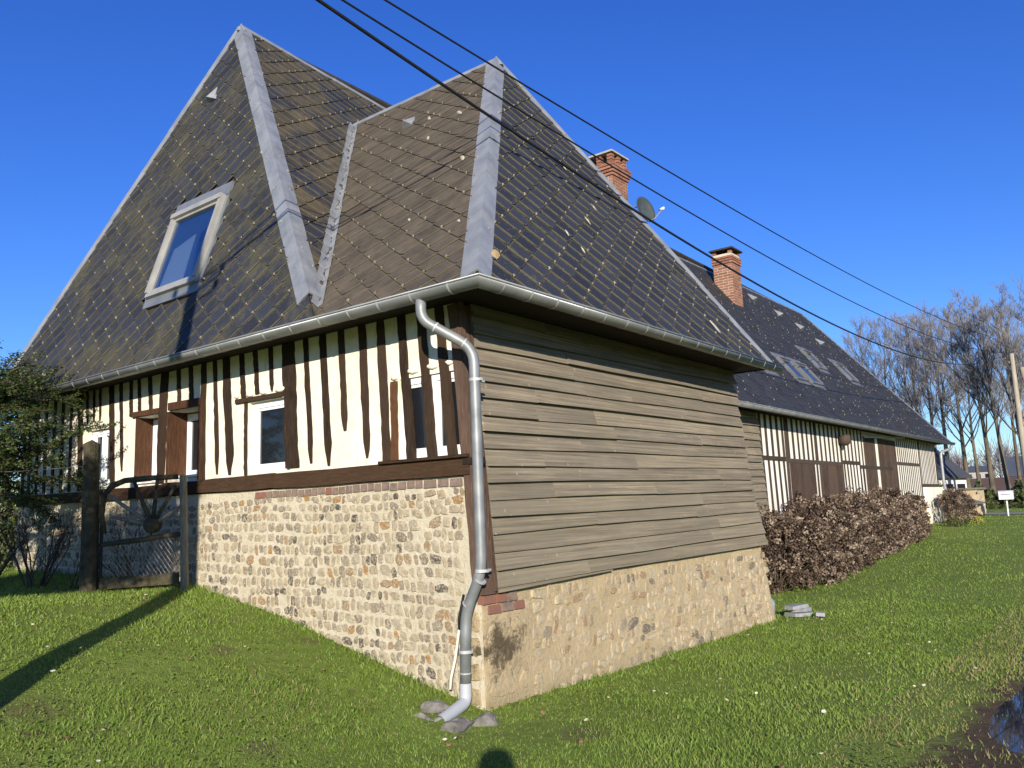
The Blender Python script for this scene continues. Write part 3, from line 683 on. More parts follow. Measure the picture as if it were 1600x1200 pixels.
# ---- front facade: plaster with openings
def holed(v0, v1, z0, z1, holes, u0, u1):
    m = MB(); vs = sorted({v0, v1, *[h[0] for h in holes], *[h[1] for h in holes]}); zs = sorted({z0, z1, *[h[2] for h in holes], *[h[3] for h in holes]})
    def solid(i, j):
        if i < 0 or j < 0 or i >= len(vs)-1 or j >= len(zs)-1: return False
        a, b_ = (vs[i]+vs[i+1])/2, (zs[j]+zs[j+1])/2
        return not any(h[0] < a < h[1] and h[2] < b_ < h[3] for h in holes)
    for i in range(len(vs)-1):
        for j in range(len(zs)-1):
            if not solid(i, j): continue
            a, b_, c_, d_ = vs[i], vs[i+1], zs[j], zs[j+1]
            m.add([(u0, a, c_), (u0, b_, c_), (u0, b_, d_), (u0, a, d_)], [(3, 2, 1, 0)])
            m.add([(u1, a, c_), (u1, b_, c_), (u1, b_, d_), (u1, a, d_)], [(0, 1, 2, 3)])
            if not solid(i-1, j): m.add([(u0, a, c_), (u1, a, c_), (u1, a, d_), (u0, a, d_)], [(0, 1, 2, 3)])
            if not solid(i+1, j): m.add([(u0, b_, c_), (u1, b_, c_), (u1, b_, d_), (u0, b_, d_)], [(0, 1, 2, 3)])
            if not solid(i, j-1): m.add([(u0, a, c_), (u1, a, c_), (u1, b_, c_), (u0, b_, c_)], [(0, 1, 2, 3)])
            if not solid(i, j+1): m.add([(u0, a, d_), (u1, a, d_), (u1, b_, d_), (u0, b_, d_)], [(0, 1, 2, 3)])
    return m
WIN = [(.11, .90, 2.075, 2.80), (2.50, 3.21, 2.075, 2.83), (6.25, 6.88, 2.085, 2.84), (4.16, 4.86, 2.10, 2.90), (5.03, 5.60, 2.075, 2.90)]
holed(.21, 9.0, 2.03, 3.388, [(.21, .90, 2.075, 2.80)]+WIN[1:], .0, .30).build('plaster', M['plaster'], house)
# sill beam in lengths
for a, b_, dz in ((.06, 2.72, 0), (2.725, 4.9, .006), (4.905, 9.0, -.004)):
    m = MB(); n_ = 6; jt = [random.uniform(-.008, .008) for _ in range(n_+1)]; jb = [random.uniform(-.010, .010) for _ in range(n_+1)]; vs = []
    for i in range(n_+1):
        t_ = a+(b_-a)*i/n_; vs += [(-.045, t_, 1.898+dz+jb[i]*.5), (.2, t_, 1.898+dz), (.2, t_, 2.04+dz), (-.038, t_, 2.045+dz+jt[i])]
    m.add(vs, [(4*i+k, 4*i+(k+1) % 4, 4*i+4+(k+1) % 4, 4*i+4+k) for i in range(n_) for k in range(4)]+[(0, 1, 2, 3), (4*n_+3, 4*n_+2, 4*n_+1, 4*n_)])
    m.build('sill_beam', M['oak_beam'], house, recalc=True)
MB().box((-.075, .05, 2.046), (.0, 1.12, 2.072)).build('window_sill', M['oak_beam'], house)
def stud(vb, zb, vt, zt, w_, point=0.0, proud=.012, name='stud', mat='oak', back=.05):
    cl = cr = 0.0
    m = MB(); n_ = 18; vs = []
    for i in range(n_+1):
        t_ = i/n_; v_ = vb+(vt-vb)*t_; z2 = zb+(zt-zb)*t_; wl = wr = w_*.45
        if i < 3 and point: wl *= (.2, .5, .8)[i]*random.uniform(.7, 1.1); wr *= (.35, .7, .95)[i]
        cl = .6*cl+random.uniform(-.05, .05); cr = .6*cr+random.uniform(-.05, .05); wl += cl*w_; wr += cr*w_; p_ = proud+random.uniform(-.003, .004)
        vs += [(-p_, v_-wl, z2), (-p_, v_+wr, z2), (back, v_+wr, z2), (back, v_-wl, z2)]
    m.add(vs, [(4*i+k, 4*i+(k+1) % 4, 4*i+4+(k+1) % 4, 4*i+4+k) for i in range(n_) for k in range(4)]+[(0, 1, 2, 3), (4*n_+3, 4*n_+2, 4*n_+1, 4*n_)])
    return m.build(name, M[mat], house, recalc=True)
ST = [(3.79, 2.10, 3.88, 3.387, .078, 1), (3.54, 2.08, 3.66, 3.387, .150, 1), (2.45, 2.09, 2.53, 3.387, .225, 0), (2.15, 2.12, 2.25, 3.387, .080, 1), (1.88, 2.08, 1.98, 3.387, .105, 1), (1.64, 2.40, 1.70, 3.387, .090, 1), (1.33, 2.12, 1.40, 3.387, .105, 1), (1.07, 2.08, 1.14, 3.387, .115, 0),
      (5.00, 2.05, 4.96, 3.387, .19, 0), (5.74, 2.93, 5.77, 3.387, .08, 0), (5.93, 2.25, 6.03, 3.387, .08, 1), (6.16, 2.05, 6.28, 3.387, .13, 0), (7.05, 2.05, 7.17, 3.387, .15, 0), (7.38, 2.05, 7.41, 3.387, .075, 0), (7.64, 2.05, 7.67, 3.387, .075, 0), (7.91, 2.05, 7.92, 3.387, .08, 0), (8.17, 2.05, 8.20, 3.387, .08, 0), (8.43, 2.05, 8.47, 3.387, .08, 0), (8.68, 2.05, 8.76, 3.387, .08, 0), (8.90, 2.05, 8.93, 3.387, .09, 0), (4.08, 2.05, 4.10, 3.387, .11, 0),
      (4.61, 2.97, 4.65, 3.387, .085, 0), (4.35, 2.97, 4.38, 3.387, .09, 0), (5.53, 2.97, 5.57, 3.387, .075, 0), (5.26, 2.97, 5.31, 3.387, .09, 0), (6.91, 2.93, 6.96, 3.387, .055, 1), (6.73, 2.95, 6.76, 3.387, .055, 1), (6.56, 2.95, 6.59, 3.387, .055, 1),
      (3.31, 2.90, 3.36, 3.387, .09, 0), (3.06, 2.91, 3.11, 3.387, .075, 0), (2.80, 2.91, 2.84, 3.387, .072, 1)]
for a in ST: stud(*a)
for vb, vt, w_ in ((.76, .86, .125), (.51, .61, .13), (.27, .39, .13)): stud(vb, 2.073, vt, 3.387, w_*.80, 0, .020, back=.018)
stud(.965, 2.06, .965, 2.79, .09, 0, .02, mat='oak_red'); stud(3.255, 2.06, 3.265, 2.84, .055, 0, .014)
stud(.115, 2.05, .16, 3.387, .085, 0, .024, mat='oak_old', back=.02)
# corner post, leaning with the boarded wall
m = MB(); n_ = 10; vs = []
for i in range(n_+1):
    z2 = .93+(3.37-.93)*i/n_; lv = -.035+.085*(z2-.95); j = lambda: random.uniform(-.006, .006)
    vs += [(-.035+j(), lv-.02+j(), z2), (.14, lv-.02+j(), z2), (.14, lv+.10, z2), (-.035+j(), lv+.09+j(), z2)]
m.add(vs, [(4*i+k, 4*i+(k+1) % 4, 4*i+4+(k+1) % 4, 4*i+4+k) for i in range(n_) for k in range(4)]+[(3, 2, 1, 0), (4*n_, 4*n_+1, 4*n_+2, 4*n_+3)])
m.build('corner_post', M['oak_old'], house, recalc=True)
MB().hexa([(-.05, -.05, 1.985), (.05, -.05, 1.985), (.05, .12, 1.985), (-.05, .12, 1.985), (-.05, -.04, 2.04), (.05, -.04, 2.04), (.05, .12, 2.04), (-.05, .12, 2.04)]).build('beam_end', M['soffit'], house)
# lintels and plaster lips
for a, b_, z0, z1, p_, mt in ((5.03, 5.68, 2.90, 2.965, .04, 'oak_red'), (4.12, 4.80, 2.90, 2.99, .045, 'oak_red'), (2.62, 3.44, 2.838, 2.885, .03, 'oak')):
    MB().hexa([(-p_, a, z0), (.15, a, z0), (.15, b_, z0), (-p_, b_, z0+.008), (-p_, a, z1), (.15, a, z1), (.15, b_, z1), (-p_, b_, z1+.008)]).build('lintel', M[mt], house)
for a, b_, z2 in ((.90, 1.02, 2.83), (.64, .80, 2.86), (.40, .56, 2.87), (.22, .34, 2.88), (3.12, 3.27, 2.925), (2.88, 3.02, 2.925), (3.38, 3.50, 2.935), (2.57, 2.76, 2.92), (6.30, 6.90, 2.885)):
    m = MB(); m.tube([(.012, a, z2+.01), (.0, a+.03, z2), (-.002, (a+b_)/2, z2-.008), (.0, b_-.03, z2), (.012, b_, z2+.01)], [.010, .024, .027, .024, .010], 10); m.build('plaster_lip', M['plaster'], house, smooth=True)
# windows: frame, sash and pane
def window(v0, v1, z0, z1, u_, fw_=.055, mull=(), curtain=None):
    f = MB(); d0, d1 = u_, u_+.06
    f.box((d0, v0, z0), (d1, v1, z0+fw_)); f.box((d0, v0, z1-fw_), (d1, v1, z1)); f.box((d0, v0, z0+fw_), (d1, v0+fw_, z1-fw_)); f.box((d0, v1-fw_, z0+fw_), (d1, v1, z1-fw_))
    win = f.build('window', M['white'], house)
    xs = [v0+fw_]+[x for mu in mull for x in (mu-.035, mu+.035)]+[v1-fw_]
    for mu in mull: MB().box((d0+.004, mu-.035, z0+fw_), (d1, mu+.035, z1-fw_)).build('mullion', M['white'], win)
    for k in range(0, len(xs), 2):
        a, b_ = xs[k], xs[k+1]; s_ = .03; q = MB()
        q.box((d0+.012, a, z0+fw_), (d1, b_, z0+fw_+s_)); q.box((d0+.012, a, z1-fw_-s_), (d1, b_, z1-fw_)); q.box((d0+.012, a, z0+fw_+s_), (d1, a+s_, z1-fw_-s_)); q.box((d0+.012, b_-s_, z0+fw_+s_), (d1, b_, z1-fw_-s_)); q.build('sash', M['white'], win)
        MB().box((d0+.030, a+s_, z0+fw_+s_), (d0+.040, b_-s_, z1-fw_-s_)).build('pane', M['glass'], win)
    return win
window(2.52, 3.205, 2.078, 2.826, .045, .06)
window(.115, .895, 2.078, 2.795, .022, .055, mull=(.50,))
window(6.26, 6.87, 2.09, 2.835, .05, .055, mull=(6.56,))
window(4.20, 4.855, 2.12, 2.88, .235, .05, mull=(4.52,))
window(5.04, 5.595, 2.09, 2.88, .20, .05)
MB().box((.195, 5.10, 2.14), (.1985, 5.54, 2.83)).build('net_curtain', M['curtain'], house)
for v_, d_, mt in ((4.86, .235, 'oak_red'), (5.60, .20, 'oak_red'), (4.155, .235, 'oak'), (5.028, .2, 'oak')):
    s_ = -1 if v_ in (4.86, 5.60) else 1
    MB().box((-.018, min(v_, v_+s_*.022), 2.06), (d_, max(v_, v_+s_*.022), 2.90)).build('reveal_board', M[mt], house)
stud(4.12, 2.05, 4.125, 2.9, .05, 0, .03, mat='oak_red')
MB().box((-.03, 4.17, 2.10), (.24, 4.84, 2.125)).build('window_sill', M['white'], house)
MB().box((-.03, 5.05, 2.07), (.20, 5.58, 2.09)).build('window_sill', M['white'], house)
MB().box((-.02, 6.24, 2.07), (.05, 6.89, 2.088)).build('window_sill', M['white'], house)

# ---- boarded end wall of the wing
vl = lambda z: -.035+.085*(z-.95)
MB().hexa([(.12, -.0, .93), (5.68, .0, .98), (5.68, .35, .98), (.10, .35, .93), (.10, .215, 3.40), (5.62, .215, 3.40), (5.62, .42, 3.40), (.10, .42, 3.40)]).build('wall_backing', M['soffit'], house)
MB().box((5.55, .30, -.3), (5.66, 2.2, 3.36)).build('wing_back_wall', M['board'], house)
clad = MB().box((.12, .24, 3.30), (5.60, .30, 3.38)).build('cladding', M['board'], house)
NR = 17; z_ = .965; step = .1445
wav = [(.006*math.sin(k*1.7), .010*math.sin(k*2.3+1), random.uniform(0, 6)) for k in range(NR+1)]
def board(u0, u1, k, tilt=0.0, parent=clad, vf=vl, z0=.965, out=.056):
    n_ = max(2, int((u1-u0)/.7)); vs = []; zb = z0+k*step; a1, a2, ph = wav[k % len(wav)]; th = .032; j = random.uniform(-.004, .004); pr = out+random.uniform(-.010, .010)
    for i in range(n_+1):
        u_ = u0+(u1-u0)*i/n_; dz = a2*math.sin(math.pi*u_/5.6+ph*.2)+a1*math.sin(u_*1.9+ph)+tilt*(i/n_-.5)*.02+j
        sl = .011*u_   # courses climb very slightly to the far end
        b0 = zb+dz+sl; b1 = zb+step+.022+dz*.8+sl; cv = random.uniform(-.003, .003)
        vs += [(u_, vf(zb)-pr+cv, b0), (u_, vf(zb)-pr+th+cv, b0), (u_, vf(zb+step)-.001, b1), (u_, vf(zb+step)-.014+cv*.5, b1)]
    m = MB(); m.add(vs, [(4*i+q, 4*i+(q+1) % 4, 4*i+4+(q+1) % 4, 4*i+4+q) for i in range(n_) for q in range(4)]+[(3, 2, 1, 0), (4*n_, 4*n_+1, 4*n_+2, 4*n_+3)])
    return m.build('board', M['board'], parent, recalc=True)
JO = [(1.5, 3.2), (4.2,), (4.45,), (1.75, 3.9), (4.1,), (1.1, 3.0), (4.6, ), (.9, 2.6), (1.65,), (2.3, 4.3), (.95, 1.9), (.9, 4.0), (1.8, 2.7), (1.6, 4.5), (1.55, ), (2.0, 3.5), (1.2, 4.0)]
for k in range(NR):
    l0 = .135+random.uniform(-.012, .012); r0 = 5.70+.16*max(0, 1-k/5)**1.5+random.uniform(-.02, .02)-.004*k
    js = [l0]+[x+random.uniform(-.05, .05) for x in JO[k]]+[r0]
    for a, b_ in zip(js[:-1], js[1:]): board(a+.0015, b_-.0015, k, random.choice((-1, 0, 0, 1))*.3)
# bottom drip strip hanging loose at the corner
MB().hexa([(.14, -.085, .935), (1.9, -.080, .978), (1.9, -.055, .978), (.14, -.06, .935), (.14, -.072, .968), (1.9, -.07, .988), (1.9, -.05, .988), (.14, -.05, .968)]).build('drip_strip', M['board'], clad)
# cover strip along the leaning left edge of the boards
MB().hexa([(.095, vl(.95)-.045, .95), (.125, vl(.95)-.045, .95), (.125, vl(.95)+.02, .95), (.095, vl(.95)+.02, .95), (.095, vl(3.3)-.035, 3.30), (.125, vl(3.3)-.035, 3.30), (.125, vl(3.3)+.02, 3.30), (.095, vl(3.3)+.02, 3.30)]).build('edge_strip', M['oak_old'], clad)

# ---- barn front (set back): boarded bay, close studding, doors
MB().box((5.6, 2.05, 1.3), (27.1, 2.3, 3.38)).build('plaster', M['barn_plaster'], house)
MB().hexa([(5.6, 1.98, -.2), (27.3, 1.90, -.2), (27.3, 2.35, -.2), (5.6, 2.35, -.2), (5.6, 2.03, 1.32), (27.15, 2.0, 1.32), (27.15, 2.35, 1.32), (5.6, 2.35, 1.32)]).build('plinth', M['mortar_sandy'], house)
MB().box((24.75, 1.93, .2), (27.18, 2.04, 1.86)).build('rendered_corner', M['plaster'], house)
clad2 = MB().box((9.4, 2.035, 3.28), (11.10, 2.049, 3.37)).build('cladding', M['board'], house)
bv = lambda z: 2.035-.10*max(0, 2.6-z)/2
for k in range(15):
    js = [9.4, 10.3+random.uniform(-.3, .3), 11.10+random.uniform(-.015, .015)]
    for a, b_ in zip(js[:-1], js[1:]): board(a, b_-.002, k, parent=clad2, vf=bv, z0=.95+.0)
def bstud(ub, zb, ut, zt, w_, p_=.007, name='barn_stud', mat='barn_oak', v_=2.05):
    lean = 0.0
    m = MB(); j = lambda: random.uniform(-.006, .006)
    m.hexa([(ub-w_/2+j(), v_-p_-lean, zb), (ub+w_/2+j(), v_-p_-lean, zb), (ub+w_/2, v_+.02, zb), (ub-w_/2, v_+.02, zb), (ut-w_/2+j(), v_-p_, zt), (ut+w_/2+j(), v_-p_, zt), (ut+w_/2, v_+.02, zt), (ut-w_/2, v_+.02, zt)])
    return m.build(name, M[mat], house, recalc=True)
u_ = 11.24
while u_ < 18.35:                      # upper studding
    bstud(u_+.02, 2.50 if u_ < 17.9 else 1.5, u_, 3.387, random.uniform(.10, .13)); u_ += random.uniform(.285, .32)
u_ = 11.30
while u_ < 12.5: bstud(u_+.06, 1.30, u_, 2.44, .11); u_ += .285
bstud(12.66, 1.30, 12.68, 3.387, .15, .012); bstud(16.45, 1.30, 16.42, 3.387, .13, .012); bstud(14.55, 1.6, 14.55, 3.387, .11, .012)
for a, b_, z2 in ((11.10, 12.56, 2.475), (12.75, 16.36, 2.45), (16.5, 17.9, 2.50), (17.95, 21.2, 2.41), (21.05, 24.5, 2.585)):
    MB().box((a, 2.032, z2-.045), (b_, 2.06, z2+.045)).build('rail', M['barn_oak'], house)
def planks(a, b_, z0, z1, n_):
    d = (b_-a)/n_
    for k in range(n_):
        MB().hexa([(a+k*d+.006, 2.038-random.uniform(0, .008), z0-random.uniform(0, .05)), (a+(k+1)*d-.006, 2.038-random.uniform(0, .008), z0-random.uniform(0, .05)), (a+(k+1)*d-.006, 2.06, z0), (a+k*d+.006, 2.06, z0), (a+k*d+.006, 2.036, z1), (a+(k+1)*d-.006, 2.036, z1), (a+(k+1)*d-.006, 2.06, z1), (a+k*d+.006, 2.06, z1)]).build('door_plank', M['barn_door'], house)
planks(12.78, 14.38, 1.35, 2.40, 8); planks(14.70, 16.34, 1.35, 2.40, 8)
planks(18.45, 19.55, 1.4, 3.25, 6); planks(19.85, 21.75, 1.4, 3.25, 10)
u_ = 16.62
while u_ < 17.9: bstud(u_+.05, 1.55, u_, 2.46, .10); u_ += .26
u_ = 17.98
while u_ < 18.4: bstud(u_+.05, 1.5, u_, 2.4, .10); u_ += .24
u_ = 21.95
while u_ < 24.5: bstud(u_+.10, 1.58, u_, 3.387, .085); u_ += .235
bstud(24.60, 1.55, 24.62, 3.387, .12, .012)
u_ = 24.80
while u_ < 26.9: bstud(u_, 1.95, u_, 3.387, .085); u_ += .215
MB().box((24.70, 2.03, 1.87), (27.0, 2.06, 1.97)).build('rail', M['barn_oak'], house)
MB().box((16.4, 2.01, 1.50), (24.7, 2.06, 1.58)).build('rail', M['barn_oak'], house)
bstud(27.0, 1.9, 27.0, 3.387, .14, .015)
m = MB(); m.tube([(16.33, 1.92, 3.16), (16.33, 1.90, 3.13), (16.33, 1.89, 2.98), (16.33, 1.89, 2.90)], [.05, .15, .15, .07], 12); m.build('wall_lantern', M['barn_oak'], house, smooth=True)
MB().bar((18.2, 1.95, 3.20), (21.6, 1.72, 3.33), .04, .04).build('sliding_rail', M['zinc_dull'], house)
# barn skylights
def skylight(face, x0, x1, y0, y1, mat_f, parent=house, fw_=.07, panels=False):
    P = lambda x, y, h: face.at(x, y, h)
    def slab(m, a, b_, c_, d_, h0, h1):
        m.hexa([P(a, c_, h0), P(b_, c_, h0), P(b_, d_, h0), P(a, d_, h0), P(a, c_, h1), P(b_, c_, h1), P(b_, d_, h1), P(a, d_, h1)])
    f = MB(); H0, H1 = -.02, .095
    slab(f, x0, x1, y0, y0+fw_, H0, H1-.02); slab(f, x0, x1, y1-fw_*1.3, y1, H0, H1+.015); slab(f, x0, x0+fw_, y0+fw_, y1-fw_*1.3, H0, H1); slab(f, x1-fw_, x1, y0+fw_, y1-fw_*1.3, H0, H1)
    s_ = f.build('skylight', mat_f, parent, recalc=True)
    a = MB(); slab(a, x0-.05, x1+.05, y0-.13, y0-.001, .0, .030); slab(a, x0-.06, x0-.001, y0, y1+.06, .0, .034); slab(a, x1+.001, x1+.06, y0, y1+.06, .0, .034); slab(a, x0-.06, x1+.06, y1+.001, y1+.19, .012, .045); a.build('skylight_flashing', M['zinc_dull'] if panels else M['frame_dark'], s_, recalc=True)
    g = MB(); slab(g, x0+fw_+.03, x1-fw_-.03, y0+fw_+.03, y1-fw_*1.3-.03, .045, .055); g.build('pane', M['skyglass'] if panels else M['glass'], s_, recalc=True)
    q = MB(); i0, i1, j0, j1 = x0+fw_+.0005, x1-fw_-.0005, y0+fw_+.0005, y1-fw_*1.3-.0005
    slab(q, i0, i1, j0, j0+.035, .0, .07); slab(q, i0, i1, j1-.035, j1, .0, .07); slab(q, i0, i0+.035, j0+.035, j1-.035, .0, .07); slab(q, i1-.035, i1, j0+.035, j1-.035, .0, .07); q.build('sash', mat_f, s_, recalc=True)
    if panels:
        d = MB(); slab(d, i0+.03, i1-.03, j0+.03, j1-.03, .0, .006); d.build('sky_tint_panel', simple('sky_tint', (.12, .17, .27), (.15, .20, .30), 3), s_, recalc=True)  # blue panel under the glass paints in the reflected sky
        e_ = MB(); xl = i0+.36; pts = [P(xl, j0+.05, .012), P(i1-.12, j0+.05, .012), P(i1-.16, j0+.62, .012), P(xl+.06, j0+.74, .012)]
        e_.add(pts+[p+face.n*.006 for p in pts], [(3, 2, 1, 0), (4, 5, 6, 7), (0, 1, 5, 4), (1, 2, 6, 5), (2, 3, 7, 6), (3, 0, 4, 7)]); e_.build('white_panel', M['white'], s_, recalc=True)  # white panel lying under part of the pane
    return s_
skylight(F1, *SKY1, M['grey_frame'], panels=True, fw_=.055)
def barn_sky(u0, u1, va, vb):
    f0 = (va-1.65)/3.8; f1 = (vb-1.65)/3.8; q0 = F5.to2(hv(u0, va, EZ+(RZ-EZ)*f0)); q1 = F5.to2(hv(u1, vb, EZ+(RZ-EZ)*f1)); skylight(F5, q0[0], q1[0], q0[1], q1[1], M['frame_dark'], fw_=.045)
barn_sky(14.95, 15.75, 2.50, 2.98); barn_sky(16.05, 16.9, 2.50, 2.98); barn_sky(18.45, 19.2, 3.08, 3.55); barn_sky(21.2, 22.0, 3.0, 3.5); barn_sky(12.9, 13.6, 2.52, 2.98)

# ---- chimneys in laid bricks
def chimney(u0, u1, v0, v1, z0, z1, name, corbel, cap):
    core = MB().box((u0+.012, v0+.012, z0), (u1-.012, v1-.012, z1-.001)); ch = core.build('chimney', M['chimney_mortar'], house)
    bm_ = MB(); rn = []; z_ = z0; row = 0; bh = .056; pitch = .075
    def course(a0, a1, b0, b1, z_, row):
        nonlocal rn
        for side in range(4):
            L = (a1-a0) if side % 2 == 0 else (b1-b0); n_ = max(2, round(L/.23)); d = L/n_; off = (row % 2)*d/2
            edges = [0.0]+[off+d*k for k in range(0 if off else 1, n_) if 0 < off+d*k < L-.01]+[L]
            for s0, s1 in zip(edges[:-1], edges[1:]):
                s0 += .010; s1 -= .010
                if side == 0: A = (a0+s0, b0, z_); B = (a0+s1, b0+.02, z_+bh)
                elif side == 2: A = (a0+s0, b1-.02, z_); B = (a0+s1, b1, z_+bh)
                elif side == 1: A = (a1-.02, b0+s0, z_); B = (a1, b0+s1, z_+bh)
                else: A = (a0, b0+s0, z_); B = (a0+.02, b0+s1, z_+bh)
                bm_.box(A, B); rn += [random.random()]*8
    while z_+pitch < z1:
        e_ = 0.0
        for (ca, cb, ce) in corbel:
            if ca <= z_-z1 < cb: e_ = ce
        course(u0-e_, u1+e_, v0-e_, v1+e_, z_, row)
        if e_: bm_.box((u0-e_+.01, v0-e_+.01, z_), (u1+e_-.01, v1+e_-.01, z_+bh)); rn += [.9]*8
        z_ += pitch; row += 1
    me = bm_.mesh('bricks', M['chimney_brick']); a = me.attributes.new('rnd', 'FLOAT', 'POINT'); a.data.foreach_set('value', rn); o = link('bricks', me, ch); o['kind'] = 'stuff'
    hp, pw_, ov = cap; zt = z1
    mids = [((u0+u1)/2, v0), ((u0+u1)/2, v1), (u0, (v0+v1)/2), (u1, (v0+v1)/2)] if hp > .2 else []
    for (pu, pv) in [(u0, v0), (u1, v0), (u0, v1), (u1, v1)]+mids:
        su = pu-pw_ if pu == u1 else (pu if pu == u0 else pu-pw_/2); sv = pv-pw_ if pv == v1 else (pv if pv == v0 else pv-pw_/2)
        m = MB(); rr = []; zz = zt
        while zz < zt+hp-.01: m.box((su, sv, zz), (su+pw_, sv+pw_, min(zz+bh, zt+hp))); rr += [random.random()]*8; zz += pitch
        me = m.mesh('chimney_pier', M['chimney_brick']); a = me.attributes.new('rnd', 'FLOAT', 'POINT'); a.data.foreach_set('value', rr); link('chimney_pier', me, ch)
    MB().box((u0+.05, v0+.05, zt-.005), (u1-.05, v1-.05, zt+.01)).build('flue', M['dark'], ch)
    MB().hexa([(u0-ov, v0-ov, zt+hp+.002), (u1+ov, v0-ov, zt+hp+.002), (u1+ov, v1+ov, zt+hp+.002), (u0-ov, v1+ov, zt+hp+.002), (u0-ov+.01, v0-ov+.01, zt+hp+.05), (u1+ov-.01, v0-ov+.01, zt+hp+.05), (u1+ov-.01, v1+ov-.01, zt+hp+.05), (u0-ov+.01, v1+ov-.01, zt+hp+.05)]).build('chimney_cap', M['concrete'] if hp > .2 else M['deck'], ch)
    return ch
chimney(11.05, 11.75, 5.06, 5.78, 7.4, 9.68, 'chimney', [(-.40, -.32, .025), (-.32, -.24, .05), (-.24, -.06, .075), (-.06, .0, .04)], (.23, .13, .05))
chimney(16.15, 16.75, 4.42, 4.98, 6.6, 8.46, 'chimney', [(-.30, -.08, .03)], (.10, .10, .07))

# ---- rainwater downpipe
def smooth_path(pts, r=.10, n_=6):
    out = [Vector(pts[0])]
    for i in range(1, len(pts)-1):
        p, a, c_ = Vector(pts[i]), Vector(pts[i-1]), Vector(pts[i+1]); d0 = (a-p); d1 = (c_-p); rr = min(r, d0.length*.45, d1.length*.45)
        s_, e_ = p+d0.normalized()*rr, p+d1.normalized()*rr
        for k in range(n_+1): t_ = k/n_; out.append(s_*(1-t_)**2+p*2*t_*(1-t_)+e_*t_**2)
    out.append(Vector(pts[-1])); return out
dp = [(-.425, .20, 3.36), (-.425, .20, 3.17), (-.14, -.115, 2.92), (-.12, -.115, 1.12), (-.12, .065, .80), (-.12, .085, .24)]
m = MB(); m.tube(smooth_path(dp, .13), .044, 16, cap=True); pipe = m.build('downpipe', M['zinc_pipe'], house, smooth=True)
for p in ((-.12, -.115, 1.13), (-.13, -.115, 2.66), (-.12, .078, .50)):
    m = MB(); q = Vector(p); m.tube([q+hv(0, 0, -.012), q+hv(0, 0, .012)], .052, 16); m.bar(q+hv(.04, 0, 0), q+hv(.12, .01, 0), .02, .02); m.bar(q+hv(0, -.05, 0), q+hv(0, -.07, 0), .022, .02); m.build('pipe_clip', M['zinc_bright'], pipe)
for p, q in (((-.35, .118, 3.105), (-.343, .110, 3.098)), ((-.195, -.055, 2.968), (-.19, -.06, 2.963)), ((-.12, -.105, 1.06), (-.12, -.098, 1.05)), ((-.12, .04, .86), (-.12, .034, .868)), ((-.12, .082, .34), (-.12, .082, .33))):
    m = MB(); m.tube([p, q], .0475, 16); m.build('pipe_joint', M['zinc_bright'], pipe)
m = MB(); m.tube(smooth_path([(-.12, .085, .26), (-.12, .085, .115), (-.50, .01, .055)], .11), .049, 16, cap=False); m.tube(smooth_path([(-.12, .085, .26), (-.12, .085, .115), (-.499, .01, .055)], .11), .044, 16, cap=False); m.build('pipe_shoe', M['pvc_grey'], pipe, smooth=True)

# ================================================================== OTHER THINGS
def Wv(u, v, dz=0.0):
    p = W(u, v); return Vector((p[0], p[1], gz(p[0], p[1])+dz))
def rock(name, loc, size, rz, mat, label, cat, group=None, seed=0, flat=.6):
    rs = random.Random(seed); bm = bmesh.new(); bmesh.ops.create_icosphere(bm, subdivisions=3, radius=1)
    off = [Vector((rs.gauss(0, 1), rs.gauss(0, 1), rs.gauss(0, 1))).normalized() for _ in range(7)]
    for v in bm.verts:
        p = v.co.copy()
        for o_ in off:
            d = p.dot(o_); 
            if d > .58: p -= o_*(d-.58)
        v.co = Vector((p.x*size[0], p.y*size[1], p.z*size[2]))*(1+rs.uniform(-.09, .07))
    me = bpy.data.meshes.new(name); bm.to_mesh(me); bm.free(); me.materials.append(mat)
    o = link(name, me); o.location = loc; o.rotation_euler = (rs.uniform(-.15, .15), rs.uniform(-.15, .15), rz); tag(o, label, cat, group); return o
M['stone_grey'] = simple('stone_grey', (.10, .093, .083), (.21, .195, .17), 14, .9, .7, .012)
M['slate_loose'] = simple('slate_loose', (.20, .20, .205), (.32, .32, .32), 9, .7, .4, .006)
# stones round the foot of the downpipe
rock('stone_block', W(-.47, -.15, .0), (.17, .11, .10), .9, M['stone_grey'], 'rough grey stone right of the downpipe outlet', 'stone', 'stones round the downpipe foot', 3)
rock('stone_block', W(-.26, -.20, .01), (.13, .10, .10), .3, M['stone_grey'], 'rough grey stone behind the outlet, against the house corner', 'stone', 'stones round the downpipe foot', 9)
rock('stone_block', W(-.50, .17, .02), (.15, .09, .09), .2, M['stone_grey'], 'rough grey stone left of the downpipe outlet', 'stone', 'stones round the downpipe foot', 5)
rock('stone_block', W(-.37, .19, .115), (.13, .065, .05), .1, M['stone_grey'], 'pale grey stone propped on top against the downpipe outlet', 'stone', 'stones round the downpipe foot', 8)
# cream hose on the wall beside the pipe
m = MB(); m.tube([W(-.05, .20, .66), W(-.06, .205, .60), W(-.07, .235, .42), W(-.09, .265, .28), W(-.11, .26, .19)], [.010, .012, .012, .012, .012], 8)
tag(m.build('hose', simple('hose', (.62, .57, .44), (.70, .65, .52), 5, .5), smooth=True), 'cream plastic hose hanging down the flint wall beside the downpipe', 'hose')
m = MB(); m.tube([W(-.03, .16, .93), W(-.05, .17, .84), W(-.05, .20, .74), W(-.05, .20, .65)], .012, 6)
tag(m.build('cable', M['black'], smooth=True), 'short dark cable on the flint wall above the cream hose', 'cable')
